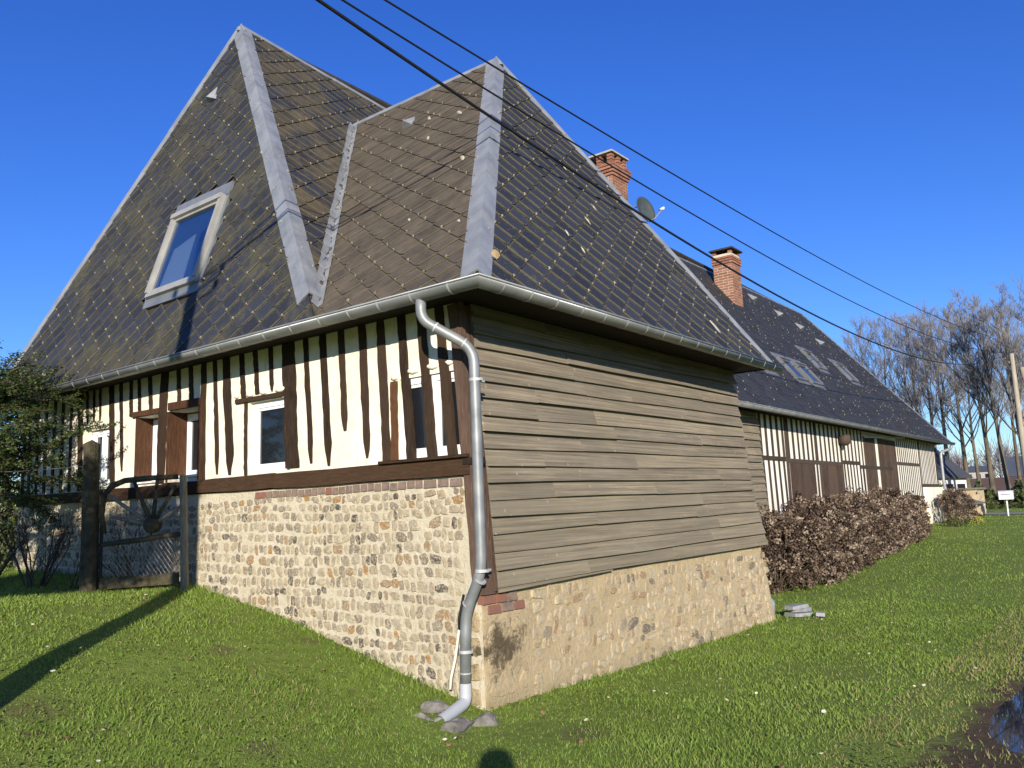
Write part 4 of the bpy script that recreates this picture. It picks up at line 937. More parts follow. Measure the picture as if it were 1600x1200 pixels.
# stack of broken slates and a water bottle by the far corner of the wing
sk = [((.30, .17), (0, 0, .03), .2, 'lowest slab of the small grey stack beyond the flint corner'), ((.26, .15), (.05, .03, .085), .5, 'middle slab of the small grey stack beyond the flint corner'), ((.28, .13), (-.02, 0, .135), .25, 'topmost slab of the small grey stack beyond the flint corner'), ((.12, .10), (.25, -.14, .04), .9, 'small broken slab lying in front of the grey stack')]
for (a, b_), (x, y, z), rz, lb in sk:
    q = Wv(6.45, -.20); a *= 1.25; b_ *= 1.25; o = MB().hexa([(-a/2, -b_/2, -.024), (a/2, -b_/2*.9, -.024), (a/2*.92, b_/2, -.024), (-a/2*.95, b_/2*.9, -.024), (-a/2, -b_/2*.95, .022), (a/2*.96, -b_/2*.9, .026), (a/2*.9, b_/2, .022), (-a/2*.9, b_/2*.85, .026)]).build('stone_slab', M['slate_loose'])
    o.location = q+Vector((x, y, z)); o.rotation_euler = (random.uniform(-.06, .06), random.uniform(-.06, .06), .35+rz); tag(o, lb, 'slab', 'slabs stacked by the flint corner')
m = MB(); m.tube([(0, 0, 0), (0, 0, .03), (0, 0, .20), (0, 0, .25), (0, 0, .28), (0, 0, .31)], [.085, .10, .10, .075, .03, .03], 14)
o = m.build('demijohn', None if False else simple('pale_glass', (.20, .235, .235), (.26, .30, .295), 6, .15, .02, .002, .6), smooth=True); o.location = Wv(6.45, .22); o.scale = (.85, .85, .85); o.rotation_euler = (.0, .10, 0); tag(o, 'pale glass demijohn against the far corner of the flint wall', 'demijohn')

# ------------------------------------------------------------------ satellite dish on the brick chimney
dish = empty('satellite_dish', tuple(W(11.85, 4.82, 8.30)), 0); tag(dish, 'grey satellite dish on a bracket beside the larger brick chimney', 'satellite dish')
ax = Vector((.62, -.76, .22)).normalized(); qt = ax.to_track_quat('Z', 'Y'); cen = Vector((.10, -.10, .28))
m = MB(); rings = 6; n_ = 24; vs = [cen+qt @ Vector((0, 0, -.06))]; fs = []
for i in range(1, rings+1):
    r_ = .34*i/rings
    for k in range(n_): a = 2*math.pi*k/n_; vs.append(cen+qt @ Vector((r_*math.cos(a)*.9, r_*math.sin(a), -.06+.10*(i/rings)**2)))
fs += [(0, 1+k, 1+(k+1) % n_) for k in range(n_)]
for i in range(rings-1): fs += [(1+i*n_+k, 1+(i+1)*n_+k, 1+(i+1)*n_+(k+1) % n_, 1+i*n_+(k+1) % n_) for k in range(n_)]
m.add(vs, fs); d_ = m.build('reflector', simple('dish_grey', (.045, .055, .055), (.06, .07, .07), 4, .5), dish, smooth=True)
so = d_.modifiers.new('s', 'SOLIDIFY'); so.thickness = .012
m = MB(); m.tube([cen+qt @ Vector((0, -.30, -.02)), cen+qt @ Vector((0, -.36, .20)), cen+qt @ Vector((0, -.26, .50))], .014, 8); m.build('feed_arm', M['zinc_bright'], dish)
m = MB(); p_ = cen+qt @ Vector((0, -.26, .50)); m.tube([p_+qt @ Vector((0, 0, .04)), p_+qt @ Vector((0, .03, -.10))], [.035, .028], 10); m.build('receiver', M['white'], dish, smooth=True)
cw = Vector(tuple(W(11.75, 5.10, 8.58)-W(11.85, 4.82, 8.30)))
m = MB(); m.tube([cen+qt @ Vector((0, 0, -.06)), cw], .02, 8); m.tube([cen+qt @ Vector((0, .10, -.05)), cw+Vector((0, 0, .16))], .014, 8); m.tube([cw+Vector((0, 0, -.14)), cw+Vector((0, 0, .38))], .02, 8); m.build('bracket', M['zinc_dull'], dish)

# ------------------------------------------------------------------ gate made from half a cart wheel, its posts and wire
M['moss_wood'] = simple('moss_wood', (.030, .027, .015), (.095, .078, .042), 9, .9, .8, .015)
M['grey_wood'] = simple('grey_wood', (.17, .145, .10), (.28, .24, .165), 9, .9, .6, .01, stretch=(6, 6, 1))
M['rust'] = simple('wire_grey', (.20, .19, .17), (.30, .28, .25), 20, .6, .1, .002, .4, .5)
gL = Wv(-.86, 4.85); gR = Wv(-.20, 4.05)
def post(name, base, h, w_, mat, label, cat, lean=(0, 0), top='flat', square=True, grp=None):
    m = MB(); n_ = 8; vs = []; k_ = 10
    for i in range(n_+1):
        t_ = i/n_; z = -.25+(h+.25)*t_; r_ = w_/2*(1.05-.12*t_)
        for k in range(k_):
            a = 2*math.pi*k/k_+.3; sq = 1/max(abs(math.cos(a-.3)), abs(math.sin(a-.3)))**.7 if square else 1
            rr = r_*sq*(1+random.uniform(-.05, .05)); vs.append((rr*math.cos(a)+lean[0]*t_, rr*math.sin(a)+lean[1]*t_, z))
    fs = [(i*k_+k, i*k_+(k+1) % k_, (i+1)*k_+(k+1) % k_, (i+1)*k_+k) for i in range(n_) for k in range(k_)]
    vs.append((lean[0], lean[1], h+(.05 if top == 'point' else .01))); fs += [(n_*k_+k, n_*k_+(k+1) % k_, len(vs)-1) for k in range(k_)]
    m.add(vs, fs); o = m.build(name, mat); o.location = base; o.rotation_euler = (0, 0, ANG); tag(o, label, cat, grp); return o
post('gate_post', gL, 1.60, .155, M['moss_wood'], 'thick dark mossy post left of the cartwheel gate', 'post', (-.02, .03), 'point')
post('gate_post', gR, 1.24, .085, M['grey_wood'], 'slender greyed post right of the cartwheel gate', 'post', (-.03, .05), square=False)
gate = empty('cartwheel_gate', tuple(gL), 0); tag(gate, 'garden gate of half a cart wheel over chicken wire', 'gate')
gd = (gR-gL); gd.z = 0; gw = gd.length; gx = gd.normalized()
def G(s, z): return gx*s + Vector((0, 0, z+ (gR.z-gL.z)*s/gw))
hub = G(.66, .70)
m = MB(); arc = [G(.14, .62), G(.10, .82), G(.12, 1.02), G(.20, 1.13), G(.34, 1.19), G(.60, 1.215), G(.92, 1.225)]
m.tube(arc, [.028, .034, .034, .034, .032, .030, .028], 8); m.build('rim', M['moss_wood'], gate, smooth=True)
for e_ in (G(.15, 1.05), G(.44, 1.19), G(.70, 1.20), G(.90, 1.13), G(.96, .90), G(.20, .80)):
    m = MB(); m.tube([hub+(e_-hub)*.06, hub+(e_-hub)*.5, e_], [.026, .022, .018], 7); m.build('spoke', M['grey_wood'] if random.random() < .6 else M['moss_wood'], gate, smooth=True)
m = MB(); fw3 = gx.cross(Vector((0, 0, 1))); m.tube([hub-fw3*.08, hub-fw3*.05, hub+fw3*.05, hub+fw3*.08], [.05, .085, .085, .05], 12); m.build('hub', M['moss_wood'], gate, smooth=True)
m = MB(); m.tube([G(.12, .50), G(.5, .54), G(.96, .60)], [.028, .03, .026], 8); m.build('rail', M['moss_wood'], gate, smooth=True)
m = MB(); m.bar(G(.12, .08), G(.96, .13), .03, .12); m.build('bottom_board', M['moss_wood'], gate)
m = MB(); m.tube([G(.115, .02), G(.11, .6), G(.10, 1.0)], .018, 6); m.build('stile', M['black'], gate)
m = MB()
for k in range(13):                                           # chicken wire
    z0 = .12+k*.034
    for s0 in np.arange(.14, .95, .048):
        o_ = .024*(k % 2); a = G(s0+o_, z0); b1 = G(s0+o_+.024, z0+.034); b2 = G(s0+o_-.024, z0+.034)
        m.tube([a, b1], .0032, 3, cap=False); m.tube([a, b2], .0032, 3, cap=False)
m.build('chicken_wire', M['rust'], gate, kind='stuff')
# wire fence running left from the gate post
for z, lb in ((1.36, 'topmost strand of fence wire left of the gate'), (1.08, 'second strand of fence wire left of the gate'), (.76, 'third strand of fence wire left of the gate'), (.46, 'lowest strand of fence wire left of the gate')):
    m = MB(); a = gL+Vector((0, 0, z)); b_ = Wv(-1.75, 6.75); b_.z = gL.z+z+.02; mid = (a+b_)/2-Vector((0, 0, .03)); m.tube([a, mid, b_], .003, 4)
    tag(m.build('fence_wire', M['rust']), lb, 'wire', 'strands of the wire fence')
fp = Wv(-1.75, 6.75); post('fence_post', fp, 1.5, .10, M['moss_wood'], 'mossy fence post hidden among the evergreen branches', 'post', square=False)

# ------------------------------------------------------------------ branching generator
def tubes_np(segs, nside):
    S = np.array([(*a, *b_, r0, r1) for a, b_, r0, r1 in segs], float); a, b_ = S[:, :3], S[:, 3:6]; d = b_-a; L = np.linalg.norm(d, axis=1, keepdims=True)+1e-9; d /= L
    h = np.where(np.abs(d[:, 2:3]) > .9, np.array([[1., 0, 0]]), np.array([[0, 0, 1.]])); x = np.cross(d, h); x /= np.linalg.norm(x, axis=1, keepdims=True); y = np.cross(d, x)
    th = 2*np.pi*np.arange(nside)/nside; c, s_ = np.cos(th), np.sin(th)
    off = x[:, None]*c[None, :, None]+y[:, None]*s_[None, :, None]
    A = a[:, None]+off*S[:, 6][:, None, None]; B = b_[:, None]+off*S[:, 7][:, None, None]
    V = np.concatenate([A, B], 1).reshape(-1, 3); base = np.arange(len(S))[:, None]*2*nside; k = np.arange(nside); k2 = (k+1) % nside
    F = np.stack([base+k, base+k2, base+nside+k2, base+nside+k], -1).reshape(-1, 4)
    return V, F
def rot_about(d, ang, rs):
    d = d/np.linalg.norm(d); r_ = rs.normal(size=3); p = np.cross(d, r_); p /= np.linalg.norm(p)+1e-9
    return d*math.cos(ang)+p*math.sin(ang)
def grow(p, d, L, r, lvl, maxl, rs, out, spread=.55, up=.25, nk=(3, 5), ratio=.66, nsub=4):
    pts = [np.array(p, float)]; dd = np.array(d, float)/np.linalg.norm(d); step = L/nsub
    for i in range(nsub):
        dd = dd+rs.normal(size=3)*.10+np.array([0, 0, up*.25]); dd /= np.linalg.norm(dd); q = pts[-1]+dd*step
        out.append((pts[-1], q, r*(1-.55*i/nsub), r*(1-.55*(i+1)/nsub), lvl)); pts.append(q)
    if lvl >= maxl: return
    for k in range(rs.integers(nk[0], nk[1]+1)):
        t_ = rs.uniform(.30, 1.0); i = min(int(t_*nsub), nsub-1); q = pts[i]+(pts[i+1]-pts[i])*(t_*nsub-i)
        nd = rot_about(pts[i+1]-pts[i], rs.uniform(.6, 1.2)*spread, rs); nd[2] += up*.6
        grow(q, nd, L*ratio*rs.uniform(.7, 1.15), r*.48*(1-.3*t_), lvl+1, maxl, rs, out, spread, up, nk, ratio, max(2, nsub-1))
M['bark'] = simple('bark', (.075, .062, .042), (.15, .125, .085), 1.6, .9, .8, .05)
M['twig'] = simple('twig', (.15, .138, .130), (.225, .205, .19), .6, .9)
def bare_tree(x, y, h, seed, r0, label, fork=.32, lean=(0, 0)):
    rs = np.random.default_rng(seed); root = empty('bare_tree', (x, y, gz(x, y)-.1)); tag(root, label, 'tree', 'row of bare trees behind the barn')
    out = []; n_ = 9; p = np.zeros(3); d = np.array([lean[0], lean[1], 1.0]); pts = [p]
    for i in range(n_):
        t_ = i/n_; d = d+rs.normal(size=3)*np.array([.022, .022, 0]); d /= np.linalg.norm(d); q = p+d*h*.90/n_
        out.append((p, q, r0*(1-.86*t_)*(1.35 if i == 0 else 1), r0*(1-.86*(i+1)/n_), 0)); p = q; pts.append(q)
    for k in range(20):
        t_ = fork+(1-fork)*(k+.5)/20; i = min(int(t_*n_), n_-1); q = pts[i]+(pts[i+1]-pts[i])*(t_*n_-i)
        a = rs.uniform(0, 6.28); el = rs.uniform(.75, 1.2); nd = np.array([math.cos(a)*math.cos(el), math.sin(a)*math.cos(el), math.sin(el)])
        L = h*(.27-.12*t_)*rs.uniform(.75, 1.2); grow(q, nd, L, r0*(.42-.28*t_)*rs.uniform(.7, 1.1), 1, 4, rs, out, .55, .30, (4, 5), .60, 3)
    grow(p, d, h*.14, r0*.14, 1, 4, rs, out, .6, .3, (4, 5), .6, 3)
    V, F = tubes_np([o_[:4] for o_ in out if o_[4] < 2], 6); link('trunk', np_mesh('trunk', V, F, M['bark'], True), root)
    tw = [(a, b_, max(r1, .0105), max(r2, .0065)) for a, b_, r1, r2, l_ in out if l_ >= 2]
    V, F = tubes_np(tw, 3); link('crown', np_mesh('crown', V, F, M['twig']), root)
def polar(az, d): return d*math.sin(R(az)), d*math.cos(R(az))
TR = [(23.3, 92, 19.5, .30, 'leftmost bare tree, its crown just clearing the barn roof'), (24.3, 88, 18.8, .28, 'second bare tree from the left, rising behind the barn roof'), (25.1, 84, 18.2, .30, 'third bare tree from the left, rising behind the barn roof'), (25.9, 78, 16.8, .28, 'fourth bare tree from the left, rising behind the barn roof'), (26.7, 74, 16.2, .28, 'fifth bare tree from the left, just above the lower barn roof'),
      (27.35, 70, 15.8, .30, 'bare tree rising right above the end of the barn gutter'), (28.35, 66, 15.2, .27, 'bare tree with a thick trunk just right of the barn gutter end'), (29.55, 60, 14.4, .27, 'straight bare tree left of the three trees before the brown field'), (30.5, 58, 13.6, .24, 'slender leaning bare tree, middle of three before the brown field'), (31.45, 56, 13.6, .31, 'stout forked bare tree behind the letter box'), (32.9, 60, 14.2, .28, 'bare tree at the right edge behind the utility pole'),
      (22.2, 100, 17.0, .26, 'faint bare tree lowest beside the barn ridge'), (28.9, 84, 17.5, .25, 'far bare tree between the trunks right of the barn end'), (31.0, 80, 17.0, .25, 'far bare tree standing back behind the three nearer trunks'), (34.2, 58, 13.5, .28, 'bare tree just past the right edge of the picture')]
for k, (az, d, h, r0, lb) in enumerate(TR): x, y = polar(az, d); bare_tree(x, y, h*.84, 40+k, r0*.66, lb, fork=.30+.05*(k % 3), lean=((-.10 if k == 8 else random.uniform(-.03, .03)), 0))
# ------------------------------------------------------------------ far trees (one hazy mass), far buildings
M['far_twig'] = simple('far_twig', (.17, .16, .17), (.23, .215, .22), .08, .95)  # distance haze put into the greyed twig colour
rs = np.random.default_rng(5); segs = []
for k in range(260):
    az = rs.uniform(12, 50); d = rs.uniform(330, 390); x, y = polar(az, d); z = gz(x, y)-.5; h = rs.uniform(12, 18)+3*math.sin(az*1.7)
    for j in range(26):
        a = rs.uniform(0, 6.28); t_ = rs.uniform(.1, .6); e_ = rs.uniform(.6, 1.5); L = h*rs.uniform(.2, .5)
        p = np.array([x, y, z+h*t_]); q = p+np.array([math.cos(a)*math.cos(e_)*L, math.sin(a)*math.cos(e_)*L, math.sin(e_)*L]); segs.append((p, q, .16, .05))
    segs.append((np.array([x, y, z]), np.array([x, y, z+h*.8]), .3, .1))
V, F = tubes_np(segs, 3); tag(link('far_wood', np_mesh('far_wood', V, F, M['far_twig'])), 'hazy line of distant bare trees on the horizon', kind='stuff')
M['far_roof'] = simple('far_roof', (.055, .065, .085), (.075, .085, .105), .2, .6)
M['far_wall'] = simple('far_wall', (.32, .30, .27), (.38, .36, .32), .3, .9)
def far_building(az, d, w_, dep, hw, hr, rz, wallm, roofm, label, chim=False):
    x, y = polar(az, d); root = empty('farm_building', (x, y, gz(x, y)-.2), rz); tag(root, label, 'building')
    MB().box((-w_/2, -dep/2, 0), (w_/2, dep/2, hw)).build('wall', wallm, root)
    e_ = .35; MB().add([(-w_/2-e_, -dep/2-e_, hw-.1), (w_/2+e_, -dep/2-e_, hw-.1), (w_/2+e_, dep/2+e_, hw-.1), (-w_/2-e_, dep/2+e_, hw-.1), (-w_/2-e_, 0, hw+hr), (w_/2+e_, 0, hw+hr)], [(3, 2, 1, 0), (0, 1, 5, 4), (2, 3, 4, 5), (1, 2, 5), (3, 0, 4)]).build('roof', roofm, root)
    for k in range(3):
        xw = -w_/2+w_*(k+.5)/3; f = MB().box((xw-.5, -dep/2-.03, hw*.35), (xw+.5, -dep/2+.02, hw*.75)).build('window', M['glass'], root)
    return root
far_building(34.3, 262, 36, 14, 1.2, 5.3, R(-34), M['far_wall'], M['far_roof'], 'long far farm shed with dark blue roof beyond the field')
far_building(28.9, 250, 6, 5, 2.6, 1.5, R(-29), M['far_wall'], M['far_roof'], 'small pale far building between the tree trunks')
far_building(25.3, 64, 4.6, 5, 1.9, 2.5, R(35), simple('render_white', (.62, .60, .56), (.68, .66, .62), .8, .9), simple('slate_far', (.045, .05, .06), (.06, .065, .075), 1), 'neighbouring white house with dark roof beyond the barn end')

# ------------------------------------------------------------------ leaf clouds for shrubs
def leaf_cloud(P, size, rs, aspect=.6, up=0.0, cup=.25):
    n_ = len(P); nn = rs.normal(size=(n_, 3)); nn[:, 2] = np.abs(nn[:, 2])+up; nn /= np.linalg.norm(nn, axis=1, keepdims=True)
    t_ = rs.normal(size=(n_, 3)); t_ -= nn*np.sum(t_*nn, 1, keepdims=True); t_ /= np.linalg.norm(t_, axis=1, keepdims=True); b_ = np.cross(nn, t_)
    s_ = (size*rs.uniform(.6, 1.3, n_))[:, None]
    V = np.stack([P-t_*s_*.5, P+b_*s_*aspect*.5-nn*s_*cup*.2, P+t_*s_*.5, P-b_*s_*aspect*.5-nn*s_*cup*.2, ], 1)
    mid = P+nn*s_*cup*.35
    V = np.concatenate([V, mid[:, None]], 1).reshape(-1, 3); base = np.arange(n_)[:, None]*5
    F = np.concatenate([base+np.array([[0, 1, 4]]), base+np.array([[1, 2, 4]]), base+np.array([[2, 3, 4]]), base+np.array([[3, 0, 4]])], 0)
    rn = np.repeat(rs.random(n_), 5); return V, F, rn
def leaf_mat(name, stops, trans=.25, rough=.6):
    b = NB(name); at = b.n('ShaderNodeAttribute', attribute_name='rnd'); c = b.ramp(at.outputs['Fac'], stops)
    m_ = b.fin(c, rough, None, .25)
    tl = b.n('ShaderNodeBsdfTranslucent'); b.t.links.new(c, tl.inputs[0]); ms = b.n('ShaderNodeMixShader'); ms.inputs[0].default_value = trans
    b.t.links.new(b.p.outputs[0], ms.inputs[1]); b.t.links.new(tl.outputs[0], ms.inputs[2]); b.t.links.new(ms.outputs[0], b.out.inputs[0]); return m_
M['hyd'] = leaf_mat('dry_flower', [(0, (.030, .020, .013)), (.35, (.100, .066, .044)), (.65, (.205, .148, .104)), (.88, (.32, .245, .178)), (1, (.44, .35, .26))])
M['evergreen'] = leaf_mat('evergreen', [(0, (.020, .036, .010)), (.5, (.045, .075, .018)), (.85, (.085, .120, .030)), (1, (.14, .13, .04))])
M['laurel'] = leaf_mat('laurel', [(0, (.03, .05, .012)), (.6, (.07, .095, .025)), (1, (.20, .20, .06))])
M['stem'] = simple('stem', (.06, .042, .028), (.12, .09, .06), 9, .9)
M['bush_core'] = simple('bush_core', (.022, .015, .010), (.035, .024, .016), 5, 1.0)
# ---- long hedge of dried hydrangeas
def hydrangea(name, label, uvs, nhead, seed, headr=.085, hscale=1.0):
    rs = np.random.default_rng(seed); root = empty(name, tuple(W(uvs[0][0], uvs[0][1], gz(*W(uvs[0][0], uvs[0][1])[:2])))); tag(root, label, 'hedge' if nhead > 300 else 'shrub')
    base = np.array(root.location); us = [q[0] for q in uvs]
    heads = []; stems = []
    while len(heads) < nhead:
        u = rs.uniform(us[0], us[-1]); f_ = np.interp(u, us, [q[1] for q in uvs]); bk = np.interp(u, us, [q[2] for q in uvs]); ht = np.interp(u, us, [q[3] for q in uvs])
        ht *= .93+.10*math.sin(u*2.3)+.07*math.sin(u*5.1+1)
        s_ = rs.uniform(0, 1); w3 = .5*(bk-f_); th = rs.uniform(-.25, math.pi*.80)      # cross-section: fat dome
        rr = rs.uniform(.80, 1.0) if s_ < .8 else rs.uniform(.4, .85)
        v = (f_+bk)/2-math.copysign(abs(math.cos(th))**.6, math.cos(th))*w3*rr; zz = ht*(max(0, math.sin(th))**.55*rr if th > 0 else rs.uniform(.05, .25))
        ed = min(u-us[0], us[-1]-u); 
        if ed < .5: v = (f_+bk)/2+(v-(f_+bk)/2)*math.sqrt(max(.1, 1-(1-ed/.5)**2)); zz *= math.sqrt(max(.25, 1-(1-ed/.5)**2))
        v += rs.normal()*.03; p = W(u, v); g_ = gz(p[0], p[1]); P = np.array([p[0], p[1], g_+max(zz, .06)+rs.normal()*.03]); heads.append(P)
        if rs.random() < .5:
            q = W(u+rs.normal()*.15, (f_+bk)/2+rs.normal()*.15); stems.append((np.array([q[0], q[1], gz(q[0], q[1])-.03])-base, P-base, .010, .004))
    H_ = np.array(heads); per = 26; off = rs.normal(size=(len(H_), per, 3)); off /= np.linalg.norm(off, axis=2, keepdims=True); off *= headr*rs.uniform(.45, 1.05, (len(H_), per, 1))
    off[..., 2] *= .75; hr = rs.uniform(.65, 1.25, (len(H_), 1, 1)); P = (H_[:, None]+off*hr).reshape(-1, 3)
    V, F, rn = leaf_cloud(P-base, .052, rs, .8); tone = np.repeat(rs.random(len(H_)), per*5); rn = np.clip(.80*tone**1.2+.40*rn-.06, 0, 1)
    link('flower_heads', np_mesh('flower_heads', V, F, M['hyd'], colattr=rn), root)
    V, F = tubes_np(stems, 4); link('stems', np_mesh('stems', V, F, M['stem']), root)['kind'] = 'stuff'
hydrangea('hydrangea_hedge', 'long low hedge of dried brown hydrangeas in front of the barn', [(8.5, .75, 1.75, 1.38), (10.0, .40, 1.8, 1.42), (12.0, .55, 1.8, 1.48), (15.0, .75, 1.8, 1.45), (18.0, .80, 1.75, 1.32), (20.2, .95, 1.7, 1.02)], 2600, 21, .10)
hydrangea('hydrangea_shrub', 'small dried hydrangea shrub at the far end of the barn', [(24.6, 1.0, 1.8, .95), (26.0, .8, 1.8, 1.15), (27.2, .9, 1.8, .85)], 240, 22, .10)
# grey-green low plants and yellow clump beside the small shrub
rs = np.random.default_rng(8)
def clump(name, u, v, r, h, n_, mat, label, cat, size=.05, seed=1):
    rs = np.random.default_rng(seed); o_ = W(u, v); base = np.array([o_[0], o_[1], gz(o_[0], o_[1])]); q = rs.normal(size=(n_, 3)); q /= np.linalg.norm(q, axis=1, keepdims=True); q[:, 2] = np.abs(q[:, 2]); q *= (rs.random((n_, 1))**.4)*np.array([[r, r, h]])
    V, F, rn = leaf_cloud(q, size, rs, .5); root = empty(name, tuple(base)); tag(root, label, cat); link('foliage', np_mesh('foliage', V, F, mat, colattr=rn), root)
    st = [(np.array([0, 0, -.05]), q[i], .008, .003) for i in range(0, n_, max(1, n_//40))]; V, F = tubes_np(st, 4); link('stems', np_mesh('stems', V, F, M['stem']), root); return root
M['yellow'] = leaf_mat('yellow_leaf', [(0, (.25, .24, .03)), (1, (.55, .52, .08))])
clump('garden_plant', 23.6, .95, .45, .35, 500, M['laurel'], 'low green garden plant between the hedge and the small hydrangea', 'plant', .06, 2)
clump('garden_plant', 24.9, .62, .22, .22, 260, M['yellow'], 'bright yellow-green clump at the foot of the small hydrangea', 'plant', .05, 3)
clump('laurel_bush', 29.5, 3.0, .95, 1.75, 1500, M['laurel'], 'glossy laurel bush rising behind the low wall past the barn', 'bush', .14, 4)
clump('garden_bush', 2.5, 11.3, 2.6, 2.3, 9000, M['laurel'], 'broad green bush beyond the left end of the house', 'bush', .12, 6)
clump('garden_bush', .2, 13.6, 2.2, 1.9, 6000, M['laurel'], 'green bush at the far left edge, behind the evergreen', 'bush', .12, 7)
# ---- low stone wall and taller pier at the barn end
lw = empty('garden_wall', tuple(Wv(27.4, 2.0)), ANG); tag(lw, 'low stone garden wall with sloping tile coping and end pier, past the barn', 'wall')
gzl = lw.location.z
MB().box((.0, -.10, -.4), (4.6, .25, .62)).build('wall', M['mortar_sandy'], lw)
MB().hexa([(-.02, -.55, .52), (4.62, -.55, .52), (4.62, .3, .72), (-.02, .3, .72), (-.02, -.55, .56), (4.62, -.55, .56), (4.62, .3, .80), (-.02, .3, .80)]).build('coping', M['stone_grey'], lw)
MB().box((4.62, -.32, -.4), (6.0, .30, 1.06)).build('pier', M['mortar_sandy'], lw); MB().box((4.55, -.40, 1.062), (6.07, .38, 1.14)).build('pier_cap', M['stone_grey'], lw)
m = MB(); rn = []
for k in range(150):
    s_, z_ = random.uniform(.1, 5.95), random.uniform(-.2, 1.0)
    if s_ < 4.6 and z_ > .5: continue
    v, f = stone_geo(random.Random(k), random.uniform(.12, .26), random.uniform(.09, .15), .02); yb = -.10 if s_ < 4.6 else -.32
    m.add([(s_+q[0], yb-q[2], z_+q[1]) for q in v], f); rn += [random.random()]*len(v)
me = m.mesh('stones', M['flint_sandy']); a_ = me.attributes.new('rnd', 'FLOAT', 'POINT'); a_.data.foreach_set('value', rn); o = link('stones', me, lw); o['kind'] = 'stuff'
# barn end downpipe is part of the house
m = MB(); m.tube(smooth_path([(27.6, 1.58, 3.34), (27.55, 1.62, 3.2), (27.12, 1.88, 3.08), (27.12, 1.88, 1.95), (27.25, 1.82, 1.5), (27.25, 1.82, .6)], .12), .05, 10); m.build('downpipe', M['zinc'], house, smooth=True)

# ------------------------------------------------------------------ letter box on a post
x, y = polar(30.2, 37.0); lb_ = empty('letter_box', (x, y, gz(x, y)), R(-38)); tag(lb_, 'white letter box on a thin post beside the lane', 'letter box')
MB().box((-.23, -.15, .62), (.23, .15, .92)).build('box', M['white'], lb_); MB().add([(-.25, -.17, .921), (.25, -.17, .921), (.25, .17, .921), (-.25, .17, .921), (-.25, 0, .955), (.25, 0, .955)], [(3, 2, 1, 0), (0, 1, 5, 4), (2, 3, 4, 5), (1, 2, 5), (3, 0, 4)]).build('lid', M['white'], lb_)
MB().box((-.15, -.156, .80), (.15, -.1505, .825)).build('slot', M['black'], lb_); MB().box((-.02, -.02, -.3), (.02, .02, .619)).build('post', M['white'], lb_)
# ------------------------------------------------------------------ bank of brambles and ivy before the field
rs = np.random.default_rng(17); n_ = 9000; az = rs.uniform(27, 40, n_); d = rs.uniform(47, 56, n_); x, y = d*np.sin(np.radians(az)), d*np.cos(np.radians(az)); hz = (.9+.35*np.sin(az*3.1)+.2*np.sin(az*9))*np.exp(-((d-51.5)/3.0)**2)*rs.random(n_)**.5
P = np.stack([x, y, ground(x, y)+hz], 1); V, F, rn = leaf_cloud(P, .26, rs, .6); M['bank'] = leaf_mat('bank_leaf', [(0, (.03, .035, .012)), (.5, (.06, .085, .02)), (.8, (.09, .11, .03)), (1, (.14, .11, .06))])
tag(link('bramble_bank', np_mesh('bramble_bank', V, F, M['bank'], colattr=rn)), 'bank of ivy and brambles along the edge of the field', kind='stuff')

# ------------------------------------------------------------------ utility poles and wires
M['pole'] = simple('pole_wood', (.27, .23, .17), (.38, .33, .25), 3, .9, .5, .01, stretch=(5, 5, .6))
def upole(x, y, h, r0, label, arms):
    z = gz(x, y); root = empty('utility_pole', (x, y, z)); tag(root, label, 'utility pole')
    m = MB(); m.tube([(0, 0, -.4), (0, 0, h*.5), (0, 0, h-.03), (0, 0, h)], [r0, r0*.86, r0*.72, r0*.5], 14); m.build('pole', M['pole'], root, smooth=True)
    for (dx, dy, zz) in arms:
        m = MB(); m.tube([(0, 0, zz-.12), (dx*.7, dy*.7, zz-.10), (dx, dy, zz-.08), (dx, dy, zz-.03)], .016, 7); m.build('bracket', M['black'], root); m = MB(); m.tube([(dx, dy, zz-.06), (dx, dy, zz-.03), (dx, dy, zz+.01), (dx, dy, zz+.05)], [.03, .045, .035, .03], 10); m.build('insulator', M['stone_grey'], root, smooth=True)
    return z
NX, NY = -3.47, 3.60; FX, FY = 24.98, 40.99
zn = gz(NX, NY); zf = gz(FX, FY)
upole(NX, NY, 7.0-zn, .125, 'wooden utility pole just left of the view, casting the long shadow', [(.42, .05, 6.10-zn), (.36, -.05, 5.95-zn), (-.30, .0, 6.15-zn)])
upole(FX, FY, 8.45-zf, .14, 'tall wooden utility pole at the right edge by the lane', [(-.30, .1, 8.25-zf), (-.25, -.1, 8.0-zf), (.25, .0, 8.4-zf)])
m = MB(); m.tube([(0, 0, -.3), (-.95, .35, 6.9)], [.14, .11], 12); o = m.build('pole_strut', M['pole'], smooth=True); o.location = (FX+1.35, FY-.4, zf); tag(o, 'slanting wooden strut leaning on the right utility pole', 'pole strut')
for z0, z1, s_, r_, lb in ((6.1, 8.7, 2.0, .016, 'lowest and thickest overhead wire above the roof'), (6.0, 8.6, 1.1, .010, 'middle overhead wire above the roof'), (6.1, 9.1, .7, .010, 'uppermost overhead wire against the sky')):
    pts = [(NX+(FX-NX)*t_, NY+(FY-NY)*t_, z0+(z1-z0)*t_-4*s_*t_*(1-t_)-max(0, t_-.85)/.15*(z1-8.4)*.6) for t_ in np.linspace(0, 1, 60)]
    m = MB(); m.tube(pts, r_, 6); tag(m.build('overhead_wire', M['black'], smooth=True), lb, 'wire', 'overhead wires')

